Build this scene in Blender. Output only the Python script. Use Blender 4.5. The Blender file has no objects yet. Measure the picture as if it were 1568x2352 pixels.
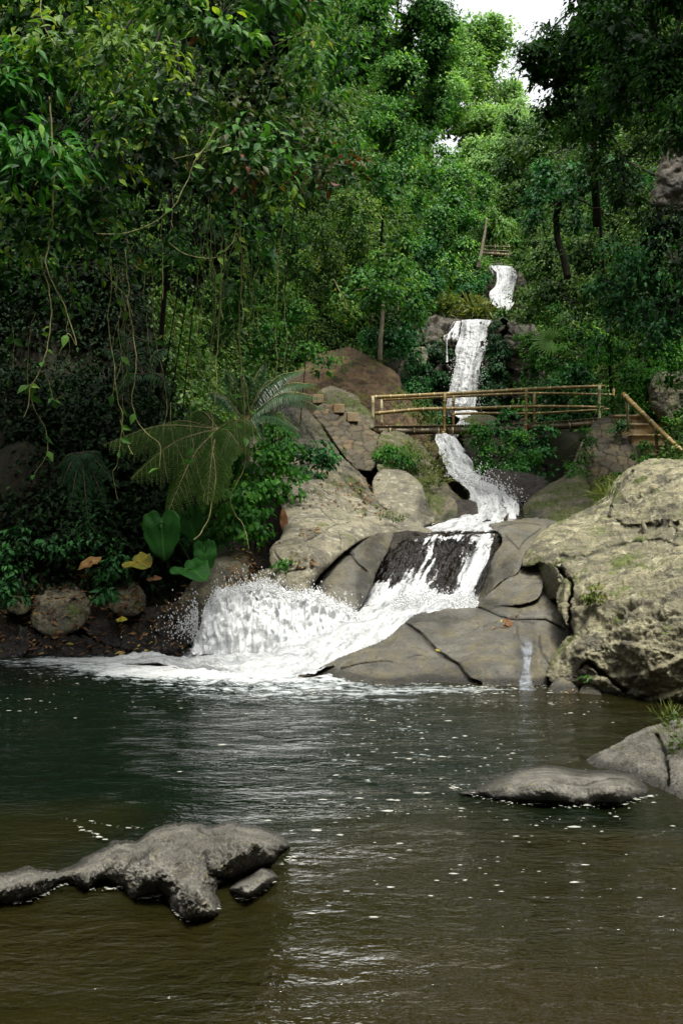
import bpy, math, random
import numpy as np
from mathutils import Vector
random.seed(7); RNG = np.random.default_rng(7)
R = math.radians
# ------------------------------------------------------------------ camera, world, sun
sc = bpy.context.scene
COL = sc.collection
FPX, CX, CY, CH = 2522.0, 784.0, 1176.0, 1.6
cam = bpy.data.objects.new('camera', bpy.data.cameras.new('camera')); COL.objects.link(cam)
cam.location = (0, 0, CH); cam.rotation_euler = (R(90), 0, 0)
cam.data.sensor_fit = 'VERTICAL'; cam.data.sensor_height = 36.0
cam.data.lens = 36.0 * FPX / 2352.0; cam.data.clip_end = 600; cam.data.clip_start = 0.05
sc.camera = cam
SUN_EL, SUN_AZ = R(70), R(155)          # azimuth clockwise from +Y (where the light comes from)
w = bpy.data.worlds.new('World'); sc.world = w; w.use_nodes = True
wn, wl = w.node_tree.nodes, w.node_tree.links
wn.clear()
sky = wn.new('ShaderNodeTexSky'); sky.sky_type = 'NISHITA'; sky.sun_disc = False
sky.sun_elevation = SUN_EL; sky.sun_rotation = SUN_AZ; sky.dust_density = 4.0; sky.air_density = 1.0; sky.ozone_density = 0.6
hs = wn.new('ShaderNodeHueSaturation'); hs.inputs['Saturation'].default_value = 0.10; hs.inputs['Value'].default_value = 1.0
bg = wn.new('ShaderNodeBackground'); bg.inputs['Strength'].default_value = 0.15
wo = wn.new('ShaderNodeOutputWorld')
wl.new(sky.outputs[0], hs.inputs['Color']); wl.new(hs.outputs[0], bg.inputs['Color']); wl.new(bg.outputs[0], wo.inputs['Surface'])
sl = bpy.data.lights.new('sun', 'SUN'); sl.energy = 2.0; sl.angle = R(12); sl.color = (1.0, 0.955, 0.87)
sun = bpy.data.objects.new('sun', sl); COL.objects.link(sun)
d = Vector((math.sin(SUN_AZ) * math.cos(SUN_EL), math.cos(SUN_AZ) * math.cos(SUN_EL), math.sin(SUN_EL)))
sun.rotation_euler = d.to_track_quat('Z', 'Y').to_euler(); sun.location = (0, 0, 60)
sc.view_settings.view_transform = 'Standard'; sc.view_settings.look = 'None'
sc.view_settings.exposure = 1.35; sc.view_settings.gamma = 1.0
sc.render.engine = 'CYCLES'
cy = sc.cycles
cy.max_bounces = 6; cy.diffuse_bounces = 3; cy.glossy_bounces = 3; cy.transmission_bounces = 3; cy.transparent_max_bounces = 12
cy.caustics_reflective = False; cy.caustics_refractive = False
cy.use_denoising = True
cy.sample_clamp_indirect = 4.0

# ------------------------------------------------------------------ noise (numpy)
_p = np.random.default_rng(3).permutation(256); PERM = np.concatenate([_p, _p, _p]).astype(np.int64)
_g = np.random.default_rng(5).normal(size=(256, 3)); GR = _g / np.linalg.norm(_g, axis=1)[:, None]
def perlin(P):
    P = np.asarray(P, float); I = np.floor(P).astype(np.int64); f = P - I; I &= 255
    u = f * f * f * (f * (f * 6 - 15) + 10); out = 0
    for dx in (0, 1):
        wx = u[:, 0] if dx else 1 - u[:, 0]
        for dy in (0, 1):
            wy = u[:, 1] if dy else 1 - u[:, 1]
            for dz in (0, 1):
                wz = u[:, 2] if dz else 1 - u[:, 2]
                h = PERM[PERM[PERM[(I[:, 0] + dx) & 255] + ((I[:, 1] + dy) & 255)] + ((I[:, 2] + dz) & 255)]
                g = GR[h]
                out = out + wx * wy * wz * (g[:, 0] * (f[:, 0] - dx) + g[:, 1] * (f[:, 1] - dy) + g[:, 2] * (f[:, 2] - dz))
    return out * 1.6
def fbm(P, o=4, gain=0.5, lac=2.03):
    a, s, r = 1.0, 1.0, 0
    for k in range(o):
        r = r + a * perlin(np.asarray(P) * s + 17.3 * k); a *= gain; s *= lac
    return r
def ridged(P, o=3):
    a, s, r = 1.0, 1.0, 0
    for k in range(o):
        r = r + a * (1 - np.abs(perlin(np.asarray(P) * s + 31.7 * k)) * 2); a *= 0.5; s *= 2.1
    return r
def worley2(P, seed=0):
    """2-D cells: returns F1, F2, cell id in 0..1"""
    I = np.floor(P).astype(np.int64); f1 = np.full(len(P), 9.0); f2 = f1.copy(); cid = np.zeros(len(P))
    for dx in (-1, 0, 1):
        for dy in (-1, 0, 1):
            c = I + (dx, dy)
            h = PERM[(PERM[(c[:, 0] + seed) & 255] + c[:, 1]) & 255]; h2 = PERM[(h + 91) & 255]
            q = c + 0.12 + 0.76 * np.stack([h / 255.0, h2 / 255.0], 1)
            dd = np.linalg.norm(P - q, axis=1)
            m = dd < f1
            f2 = np.where(m, f1, np.minimum(f2, dd)); cid = np.where(m, h / 255.0, cid); f1 = np.where(m, dd, f1)
    return f1, f2, cid
def sstep(a, b, x):
    t = np.clip((x - a) / (b - a), 0, 1); return t * t * (3 - 2 * t)

def P3(x, y, d):
    x, y, d = np.broadcast_arrays(np.asarray(x, float), np.asarray(y, float), np.asarray(d, float))
    return np.stack([(x - CX) / FPX * d, d, CH - (y - CY) / FPX * d], -1)

# ------------------------------------------------------------------ object helpers
def mesh_obj(name, V, F, mat, parent=None, attrs=None, uv=None, smooth=True, origin=None):
    """V (n,3) world coords; F list of int arrays (m,3)/(m,4)"""
    V = np.asarray(V, np.float32)
    if isinstance(F, np.ndarray): F = [F]
    F = [np.asarray(f, np.int32) for f in F if len(f)]
    if origin is None and parent is not None: origin = parent_loc(parent)
    if origin is None: origin = (0, 0, 0)
    V = V - np.asarray(origin, np.float32)
    me = bpy.data.meshes.new(name)
    me.vertices.add(len(V)); me.vertices.foreach_set('co', V.ravel())
    li = np.concatenate([f.ravel() for f in F]); tot = np.concatenate([np.full(len(f), f.shape[1], np.int32) for f in F])
    st = np.concatenate([[0], np.cumsum(tot)[:-1]]).astype(np.int32)
    me.loops.add(len(li)); me.loops.foreach_set('vertex_index', li)
    me.polygons.add(len(tot)); me.polygons.foreach_set('loop_start', st); me.polygons.foreach_set('loop_total', tot)
    me.polygons.foreach_set('use_smooth', np.full(len(tot), smooth))
    if uv is not None:
        ul = me.uv_layers.new(name='UVMap'); ul.data.foreach_set('uv', np.asarray(uv, np.float32)[li].ravel())
    for k, a in (attrs or {}).items():
        at = me.attributes.new(k, 'FLOAT', 'POINT'); at.data.foreach_set('value', np.asarray(a, np.float32))
    me.update(calc_edges=True); me.validate()
    if mat: me.materials.append(mat)
    o = bpy.data.objects.new(name, me); COL.objects.link(o)
    if parent is not None:
        o.parent = parent
    else:
        o.location = origin
    return o
def parent_loc(p):
    l = np.zeros(3)
    while p is not None:
        l += np.array(p.location); p = p.parent
    return l
def tag(o, label=None, cat=None, group=None, kind=None):
    if label: o['label'] = label
    if cat: o['category'] = cat
    if group: o['group'] = group
    if kind: o['kind'] = kind
    return o
def thing(name, label, cat, loc, group=None):
    o = bpy.data.objects.new(name, None); COL.objects.link(o); o.location = tuple(float(c) for c in loc); o.empty_display_size = 0.2
    return tag(o, label, cat, group)
class Acc:
    def __init__(s): s.V = []; s.F = []; s.n = 0; s.A = []
    def add(s, V, F, a=0.0):
        V = np.asarray(V, float)
        s.V.append(V); s.F.append(np.asarray(F) + s.n); s.A.append(np.broadcast_to(np.asarray(a, float), (len(V),))); s.n += len(V)
    def obj(s, name, mat, parent=None, smooth=True, origin=None, key='rnd'):
        return mesh_obj(name, np.concatenate(s.V), s.F, mat, parent, {key: np.concatenate(s.A)}, smooth=smooth, origin=origin)
def tube(pts, rad, sides=6, cap=True):
    pts = np.asarray(pts, float); n = len(pts); rad = np.broadcast_to(np.asarray(rad, float), (n,))
    T = np.gradient(pts, axis=0); T /= np.linalg.norm(T, axis=1)[:, None] + 1e-9
    up = np.array([0, 0, 1.0]) if abs(T[:, 2]).mean() < 0.8 else np.array([0, 1.0, 0])
    A = np.cross(T, up); A /= np.linalg.norm(A, axis=1)[:, None] + 1e-9; B = np.cross(T, A)
    an = np.linspace(0, 2 * np.pi, sides, endpoint=False)
    V = pts[:, None] + rad[:, None, None] * (np.cos(an)[None, :, None] * A[:, None] + np.sin(an)[None, :, None] * B[:, None])
    V = V.reshape(-1, 3)
    i = np.arange(n - 1)[:, None] * sides + np.arange(sides)[None]; j = np.arange(n - 1)[:, None] * sides + (np.arange(sides)[None] + 1) % sides
    F = np.stack([i, j, j + sides, i + sides], -1).reshape(-1, 4)
    if cap:
        V = np.concatenate([V, pts[:1], pts[-1:]]); c0, c1 = n * sides, n * sides + 1
        k = np.arange(sides); k2 = (k + 1) % sides; b = (n - 1) * sides
        F = np.concatenate([F, np.stack([k2, k, np.full(sides, c0), np.full(sides, c0)], 1)[:, :4], np.stack([b + k, b + k2, np.full(sides, c1), np.full(sides, c1)], 1)])
        quads = F[:len(F) - 2 * sides]; tri = F[len(F) - 2 * sides:, :3]
        return V, quads, tri
    return V, F, np.zeros((0, 3), int)
def add_tube(acc, pts, rad, sides=6, a=0.0, cap=True):
    V, Q, Tt = tube(pts, rad, sides, cap)
    V = np.asarray(V); n0 = acc.n
    acc.V.append(V); acc.A.append(np.broadcast_to(np.asarray(a, float), (len(V),))); acc.n += len(V)
    acc.F.append(Q + n0)
    if len(Tt): acc.F.append(Tt + n0)
def spline(pts, n):
    """Catmull-Rom through pts (k,dim), n samples"""
    p = np.asarray(pts, float); k = len(p)
    if k == 2: t = np.linspace(0, 1, n)[:, None]; return p[0] * (1 - t) + p[1] * t
    q = np.concatenate([[2 * p[0] - p[1]], p, [2 * p[-1] - p[-2]]])
    t = np.linspace(0, k - 1 - 1e-9, n); i = t.astype(int); f = (t - i)[:, None]
    a, b, c, d_ = q[i], q[i + 1], q[i + 2], q[i + 3]
    return 0.5 * (2 * b + (c - a) * f + (2 * a - 5 * b + 4 * c - d_) * f ** 2 + (3 * b - a - 3 * c + d_) * f ** 3)

# ------------------------------------------------------------------ materials
def new_mat(name):
    m = bpy.data.materials.new(name); m.use_nodes = True; nt = m.node_tree; nt.nodes.clear()
    out = nt.nodes.new('ShaderNodeOutputMaterial'); return m, nt, out
class NB:
    def __init__(s, nt): s.nt = nt
    def n(s, t, **k):
        nd = s.nt.nodes.new(t)
        for a, b in k.items(): setattr(nd, a, b)
        return nd
    def val(s, sock, v):
        if isinstance(v, bpy.types.NodeSocket): s.nt.links.new(v, sock)
        elif isinstance(v, (tuple, list)) and len(v) == 3 and sock.type == 'RGBA': sock.default_value = (*v, 1)
        else: sock.default_value = v
    def noise(s, vec, scale, detail=4, rough=0.55, dist=0.0):
        nd = s.n('ShaderNodeTexNoise'); nd.inputs['Scale'].default_value = scale; nd.inputs['Detail'].default_value = detail
        nd.inputs['Roughness'].default_value = rough; nd.inputs['Distortion'].default_value = dist
        if vec is not None: s.nt.links.new(vec, nd.inputs['Vector'])
        return nd.outputs['Fac']
    def ramp(s, fac, a, b, lo=0.0, hi=1.0):
        nd = s.n('ShaderNodeMapRange'); nd.interpolation_type = 'SMOOTHSTEP'
        s.val(nd.inputs['Value'], fac); nd.inputs['From Min'].default_value = a; nd.inputs['From Max'].default_value = b
        nd.inputs['To Min'].default_value = lo; nd.inputs['To Max'].default_value = hi; return nd.outputs[0]
    def mix(s, f, a, b, mode='MIX'):
        nd = s.n('ShaderNodeMix', data_type='RGBA', blend_type=mode)
        s.val(nd.inputs[0], f); s.val(nd.inputs[6], a); s.val(nd.inputs[7], b); return nd.outputs[2]
    def math(s, op, a, b=0.0, clamp=False):
        nd = s.n('ShaderNodeMath', operation=op, use_clamp=clamp); s.val(nd.inputs[0], a); s.val(nd.inputs[1], b); return nd.outputs[0]
    def attr(s, name):
        nd = s.n('ShaderNodeAttribute', attribute_name=name); return nd.outputs['Fac']
    def mapping(s, vec, scale=(1, 1, 1), rot=(0, 0, 0)):
        nd = s.n('ShaderNodeMapping'); nd.inputs['Scale'].default_value = scale; nd.inputs['Rotation'].default_value = rot
        s.nt.links.new(vec, nd.inputs['Vector']); return nd.outputs[0]
    def bump(s, h, strength, dist, nrm=None):
        nd = s.n('ShaderNodeBump'); nd.inputs['Strength'].default_value = strength; nd.inputs['Distance'].default_value = dist
        s.val(nd.inputs['Height'], h)
        if nrm is not None: s.nt.links.new(nrm, nd.inputs['Normal'])
        return nd.outputs[0]
    def bsdf(s, col, rough=0.6, spec=0.5, nrm=None, **k):
        nd = s.n('ShaderNodeBsdfPrincipled'); s.val(nd.inputs['Base Color'], col); s.val(nd.inputs['Roughness'], rough)
        s.val(nd.inputs['Specular IOR Level'], spec)
        if nrm is not None: s.nt.links.new(nrm, nd.inputs['Normal'])
        for a, b in k.items(): s.val(nd.inputs[a.replace('_', ' ')], b)
        return nd.outputs[0]
def rock_mat(name, base=(.16, .14, .105), base2=(.27, .245, .18), lich=(.45, .45, .36), lich_amt=.3, dark=(.05, .045, .038), dark_amt=.35,
             moss=(.07, .085, .02), moss_amt=.2, rough=.75, scale=1.0, wet_z=None, streak=None, tint=None, tint_amt=0.0, spec=.35):
    m, nt, out = new_mat(name); b = NB(nt)
    geo = b.n('ShaderNodeNewGeometry'); pos = geo.outputs['Position']; nrm = geo.outputs['Normal']
    pv = pos
    if streak: pv = b.mapping(pos, streak[0], streak[1])
    big = b.noise(pv, 1.1 * scale, 6, .6, .4); mid = b.noise(pv, 5 * scale, 6, .65, .3); fine = b.noise(pos, 28 * scale, 5, .7); grain = b.noise(pos, 120, 3, .7)
    c = b.mix(b.ramp(mid, .38, .60), base, base2)
    c = b.mix(b.ramp(big, .46, .56, 0, .6), c, b.mix(.5, base, dark))
    if tint: c = b.mix(b.ramp(b.noise(pos, 2.2 * scale, 8, .68, 1.2), .47, .56, 0, tint_amt), c, tint)
    lm = b.ramp(b.noise(pos, 7 * scale, 8, .72, .6), .62 - .22 * lich_amt, .70 - .20 * lich_amt, 0, min(1, .35 + lich_amt))
    c = b.mix(lm, c, lich)
    dm = b.ramp(b.noise(pv, 3.3 * scale, 9, .74, .5), .60 - .2 * dark_amt, .68 - .2 * dark_amt, 0, min(1, .4 + dark_amt))
    c = b.mix(dm, c, dark)
    sp = b.ramp(fine, .52, .62, 0, .6); c = b.mix(sp, c, dark)
    c = b.mix(b.ramp(grain, .45, .68, .0, .45), c, b.mix(.5, base2, lich))
    if moss_amt > 0:
        sx = b.n('ShaderNodeSeparateXYZ'); nt.links.new(nrm, sx.inputs[0])
        mm = b.math('MULTIPLY', b.ramp(b.noise(pos, 2.3 * scale, 7, .7, .4), .62 - .22 * moss_amt, .70 - .22 * moss_amt), b.ramp(sx.outputs[2], -.2, .5))
        mc = b.mix(b.ramp(b.noise(pos, 22, 5, .7), .35, .65), tuple(x * .6 for x in moss), tuple(min(1, x * 2.0) for x in moss))
        c = b.mix(mm, c, mc)
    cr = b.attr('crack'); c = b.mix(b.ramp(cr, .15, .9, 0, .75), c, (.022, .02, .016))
    wet = b.attr('wet')
    if wet_z is not None:
        sp2 = b.n('ShaderNodeSeparateXYZ'); nt.links.new(pos, sp2.inputs[0])
        wz = b.math('ADD', sp2.outputs[2], b.math('MULTIPLY', b.math('SUBTRACT', mid, .5), -.22 if wet_z > .1 else -.05))
        wet = b.math('MAXIMUM', wet, b.ramp(wz, wet_z, wet_z + .05, 1, 0))
    c = b.mix(b.math('MULTIPLY', wet, .72), c, (.012, .011, .010))
    rg = b.mix(wet, (rough,) * 3, (.16,) * 3)
    h = b.math('ADD', b.math('MULTIPLY', fine, .5), b.math('ADD', mid, b.math('MULTIPLY', grain, .18)))
    nn = b.bump(h, 1.0, .05)
    nt.links.new(b.bsdf(c, rg, spec, nn), out.inputs[0]); return m
def leaf_mat(name, cols, rough=.52, spec=.2, transl=.32, tcol=None):
    """cols: list of (pos, rgb) over the per-leaf random number"""
    m, nt, out = new_mat(name); b = NB(nt)
    a = b.attr('rnd'); rp = b.n('ShaderNodeValToRGB'); nt.links.new(a, rp.inputs[0]); e = rp.color_ramp.elements
    rp.color_ramp.interpolation = 'LINEAR'
    while len(e) < len(cols): e.new(.5)
    g_ = {'leaf_canopy': 2.5, 'leaf_shade_dark': .9, 'leaf_near': 1.45, 'leaf_mid': 1.55, 'leaf_yellow': 1.35, 'leaf_emerald': 1.5, 'leaf_bright': 1.15, 'leaf_far_haze': 1.6, 'leaf_olive': 1.5}.get(name, 1.0)
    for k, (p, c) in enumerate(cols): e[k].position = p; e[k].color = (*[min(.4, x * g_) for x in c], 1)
    geo = b.n('ShaderNodeNewGeometry')
    c = b.mix(b.ramp(b.noise(geo.outputs['Position'], 1.3, 3), .3, .7, 0, .5), rp.outputs[0], b.mix(1.0, rp.outputs[0], (.72, .78, .62), 'MULTIPLY'))
    p = b.bsdf(c, rough, spec)
    tr = b.n('ShaderNodeBsdfTranslucent'); nt.links.new(b.mix(1.0, rp.outputs[0], tcol or (1.6, 1.7, .7), 'MULTIPLY'), tr.inputs[0])
    mx = b.n('ShaderNodeMixShader'); mx.inputs[0].default_value = transl
    nt.links.new(p, mx.inputs[1]); nt.links.new(tr.outputs[0], mx.inputs[2]); nt.links.new(mx.outputs[0], out.inputs[0]); return m
def bark_mat(name, c1, c2, rough=.8, sc_=(30, 30, 6)):
    m, nt, out = new_mat(name); b = NB(nt); geo = b.n('ShaderNodeNewGeometry')
    n = b.noise(b.mapping(geo.outputs['Position'], sc_), 1, 5, .65)
    nt.links.new(b.bsdf(b.mix(b.ramp(n, .3, .7), c1, c2), rough, .3, b.bump(n, .6, .01)), out.inputs[0]); return m
M = {}
G = lambda h: tuple(((int(h[i:i + 2], 16) / 255) ** 2.2) for i in (0, 2, 4))
M['leaf_near'] = leaf_mat('leaf_near', [(0, (0.007, 0.032, 0.005)), (0.35, (0.018, 0.068, 0.01)), (0.6, (0.04, 0.11, 0.016)), (0.82, (0.085, 0.175, 0.025)), (0.93, (0.18, 0.24, 0.025)), (0.97, (0.24, 0.12, 0.015)), (1, (0.16, 0.025, 0.02))], .48, .2, .3)
M['leaf_red'] = leaf_mat('leaf_red', [(0, (0.008, 0.03, 0.005)), (0.4, (0.022, 0.06, 0.01)), (0.62, (0.04, 0.07, 0.015)), (0.72, (0.07, 0.045, 0.018)), (0.85, (0.11, 0.03, 0.02)), (1, (0.15, 0.035, 0.03))], .5, .2, .28)
M['leaf_shade_dark'] = leaf_mat('leaf_shade_dark', [(0, (0.002, 0.008, 0.002)), (0.5, (0.005, 0.018, 0.004)), (0.9, (0.011, 0.036, 0.007)), (1, (0.04, 0.07, 0.015))], .55, .08, .15)  # palette darkened so the leaf colour carries the gully's deep shade
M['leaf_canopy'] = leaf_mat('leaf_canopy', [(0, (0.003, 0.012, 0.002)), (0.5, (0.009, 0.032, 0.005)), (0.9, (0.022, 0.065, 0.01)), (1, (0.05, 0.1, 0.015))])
M['leaf_mid'] = leaf_mat('leaf_mid', [(0, (0.011, 0.045, 0.008)), (0.4, (0.028, 0.095, 0.014)), (0.75, (0.06, 0.16, 0.025)), (0.95, (0.13, 0.23, 0.035)), (1, (0.25, 0.22, 0.03))], .5, .2, .33)
M['leaf_yellow'] = leaf_mat('leaf_yellow', [(0, (0.018, 0.05, 0.009)), (0.4, (0.055, 0.115, 0.018)), (0.75, (0.11, 0.18, 0.03)), (0.95, (0.2, 0.25, 0.04)), (1, (0.28, 0.24, 0.04))], .5, .2, .33)
M['leaf_bright'] = leaf_mat('leaf_bright', [(0, (0.01, 0.055, 0.006)), (0.4, (0.025, 0.115, 0.012)), (0.8, (0.06, 0.19, 0.022)), (1, (0.13, 0.26, 0.03))], .5, .2, .38)
M['leaf_emerald'] = leaf_mat('leaf_emerald', [(0, (0.005, 0.03, 0.008)), (0.5, (0.014, 0.07, 0.016)), (0.9, (0.03, 0.12, 0.026)), (1, (0.06, 0.17, 0.035))], .5, .2, .28)
M['leaf_far_haze'] = leaf_mat('leaf_far_haze', [(0, (.05, .115, .03)), (.5, (.10, .19, .05)), (1, (.17, .27, .085))], .55, .3, .4)  # palette paled to put distance haze into the leaf colour
M['leaf_olive'] = leaf_mat('leaf_olive', [(0, (0.009, 0.03, 0.005)), (0.5, (0.032, 0.075, 0.012)), (0.9, (0.075, 0.125, 0.022)), (1, (0.13, 0.14, 0.03))], .5, .2, .28)
M['leaf_wall'] = leaf_mat('leaf_wall', [(0, (0.003, 0.022, 0.004)), (0.6, (0.007, 0.045, 0.009)), (1, (0.018, 0.08, 0.014))], .5, .2, .28)
M['fern'] = leaf_mat('fern', [(0, (.02, .055, .007)), (.6, (.045, .10, .014)), (1, (.085, .15, .022))], .55, .1, .3)
M['fern_dark'] = leaf_mat('fern_dark', [(0, (.01, .045, .016)), (1, (.03, .09, .03))], .5, .15, .3)
M['fern_palm'] = leaf_mat('fern_palm', [(0, (.02, .075, .022)), (1, (.05, .14, .04))], .4, .4, .3)
M['grass'] = leaf_mat('grass', [(0, (.05, .09, .015)), (.5, (.12, .16, .03)), (1, (.22, .20, .06))], .5, .3, .35)
M['litter'] = leaf_mat('litter', [(0, (.05, .025, .012)), (.5, (.16, .075, .03)), (.85, (.30, .17, .07)), (1, (.45, .33, .05))], .6, .3, .1, (1, .8, .5))
M['bark'] = bark_mat('bark', (.03, .025, .018), (.10, .085, .06))
M['bark_dark'] = bark_mat('bark_dark', (.008, .007, .005), (.028, .022, .015))
M['bark_pale'] = bark_mat('bark_pale', (.12, .10, .07), (.26, .23, .16))
M['vine'] = bark_mat('vine', (.09, .09, .03), (.30, .29, .12), .6)

# ------------------------------------------------------------------ terrain
FY = np.array([[-8, -.5], [3, -.42], [6, -.7], [10, -1.0], [12.4, -.8], [13.2, .0], [14.6, .75], [18, .95], [20, 1.4], [24, 2.6], [30, 3.5], [34.7, 3.9], [36.3, 7.0], [44, 9.0], [50, 10.0], [52, 12.4], [60, 14.5], [75, 21], [100, 32], [140, 40]])
XL = np.array([[-8, -2.2], [14, -1.7], [20, -1.9], [28, -2.1], [33, .2], [35, 1.2], [40, 3.0], [50, 5.6], [60, 6.8], [75, 8], [100, 9], [140, 14]])
XR = np.array([[-8, 5], [6, 4.3], [9, 4.2], [14, 5.0], [18, 5.4], [25, 6.4], [34, 6.3], [40, 7.3], [50, 9], [60, 9.8], [75, 13], [100, 17], [140, 24]])
def wallf(s):
    s = np.maximum(s, 0); a = np.minimum(s, 1.3) * .85; s2 = np.maximum(s - 1.3, 0)
    return a + 17 * (1 - np.exp(-s2 * .2)) + s2 * .5
def terrain(x, y):
    fl = np.interp(y, FY[:, 0], FY[:, 1]); xl = np.interp(y, XL[:, 0], XL[:, 1]); xr = np.interp(y, XR[:, 0], XR[:, 1])
    g_ = y - 12.35; sL = np.minimum(xl - x, np.interp(g_, [-20, 0, 1.9, 6.0, 30, 160], [-14.4, 0, 1.35, 1.6, 19, 113])); far = np.maximum(-6.0 - x, 0) * .8
    sL = np.maximum(sL, far)
    z = fl + wallf(sL) + np.where(sL > 0, np.clip(sL, 0, .5) * .9, 0) + wallf(x - xr)
    z = z + np.minimum(np.maximum(-5 - y, 0) * 1.1, 16)  # rise behind the camera, added to cut light from the horizon
    z = z - 1.3 * np.exp(-((x - 4.9) / 1.2) ** 2 - ((y - 25.5) / 3.0) ** 2)
    return z
def build_terrain():
    xs = np.concatenate([np.linspace(-60, -9, 40, endpoint=False), np.linspace(-9, 14, 190, endpoint=False), np.linspace(14, 80, 40)])
    ys = np.concatenate([np.linspace(-30, 0, 20, endpoint=False), np.linspace(0, 60, 330, endpoint=False), np.linspace(60, 150, 70)])
    X, Y = np.meshgrid(xs, ys); x, y = X.ravel(), Y.ravel(); z = terrain(x, y)
    q = np.stack([x, y, z], 1); amp = np.clip((z + .6) * .25, .06, .8)
    z = z + fbm(q * .55, 5) * amp * .9 + fbm(q * 3, 3) * .05
    V = np.stack([x, y, z], 1); nx = len(xs); i = np.arange(len(ys) - 1)[:, None] * nx + np.arange(nx - 1)[None]
    F = np.stack([i, i + 1, i + nx + 1, i + nx], -1).reshape(-1, 4)
    m, nt, out = new_mat('earth'); b = NB(nt); geo = b.n('ShaderNodeNewGeometry'); pos = geo.outputs['Position']
    n1 = b.noise(pos, 1.2, 6, .6); n2 = b.noise(pos, 9, 6, .7); n3 = b.noise(pos, 45, 4, .7)
    c = b.mix(b.ramp(n1, .35, .65), (.018, .014, .009), (.012, .018, .007)); c = b.mix(b.ramp(n2, .45, .7), c, (.035, .026, .015))
    bed = b.mix(b.ramp(b.noise(pos, 3.5, 7, .65), .35, .65), (.025, .018, .008), (.065, .05, .024)); bed = b.mix(b.ramp(n3, .5, .7), bed, (.09, .07, .035))
    s = b.n('ShaderNodeSeparateXYZ'); nt.links.new(pos, s.inputs[0])
    c = b.mix(b.ramp(s.outputs[2], -.1, .05, 1, 0), c, bed)
    nt.links.new(b.bsdf(c, .85, .2, b.bump(b.math('ADD', n2, n3), .8, .05)), out.inputs[0])
    o = mesh_obj('terrain', V, F, m); tag(o, kind='structure')
build_terrain()

# ------------------------------------------------------------------ rocks
def in_poly(px, py, poly):
    x1, y1 = poly[:, 0], poly[:, 1]; x2, y2 = np.roll(x1, -1), np.roll(y1, -1); c = np.zeros(len(px), bool)
    for a, b_, c_, d_ in zip(x1, y1, x2, y2):
        if b_ == d_: continue
        m = ((b_ > py) != (d_ > py)) & (px < (c_ - a) * (py - b_) / (d_ - b_) + a); c ^= m
    return c
def seg_dist(px, py, line, closed=False):
    L = np.asarray(line, float); A = L if closed else L[:-1]; B = np.roll(L, -1, 0) if closed else L[1:]
    best = np.full(len(px), 1e9)
    for (ax, ay), (bx, by) in zip(A, B):
        dx, dy = bx - ax, by - ay; t = np.clip(((px - ax) * dx + (py - ay) * dy) / (dx * dx + dy * dy + 1e-9), 0, 1)
        best = np.minimum(best, np.hypot(px - ax - t * dx, py - ay - t * dy))
    return best
def tps(ctrl, px, py):
    C = np.asarray(ctrl, float); s = 200.0; P = C[:, :2] / s; n = len(P)
    if n < 3:
        return np.full(len(px), C[:, 2].mean())
    U = lambda r: np.where(r > 1e-9, r * r * np.log(r + 1e-12), 0)
    K = U(np.linalg.norm(P[:, None] - P[None], axis=2)) + np.eye(n) * 1e-2
    A = np.zeros((n + 3, n + 3)); A[:n, :n] = K; A[:n, n] = 1; A[:n, n + 1:] = P; A[n, :n] = 1; A[n + 1:, :n] = P.T
    wv = np.linalg.solve(A + np.eye(n + 3) * 1e-9, np.concatenate([C[:, 2], [0, 0, 0]]))
    q = np.stack([px, py], 1) / s; r = wv[n] + q @ wv[n + 1:]
    for k in range(n): r = r + wv[k] * U(np.linalg.norm(q - P[k], axis=1))
    return r
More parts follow.
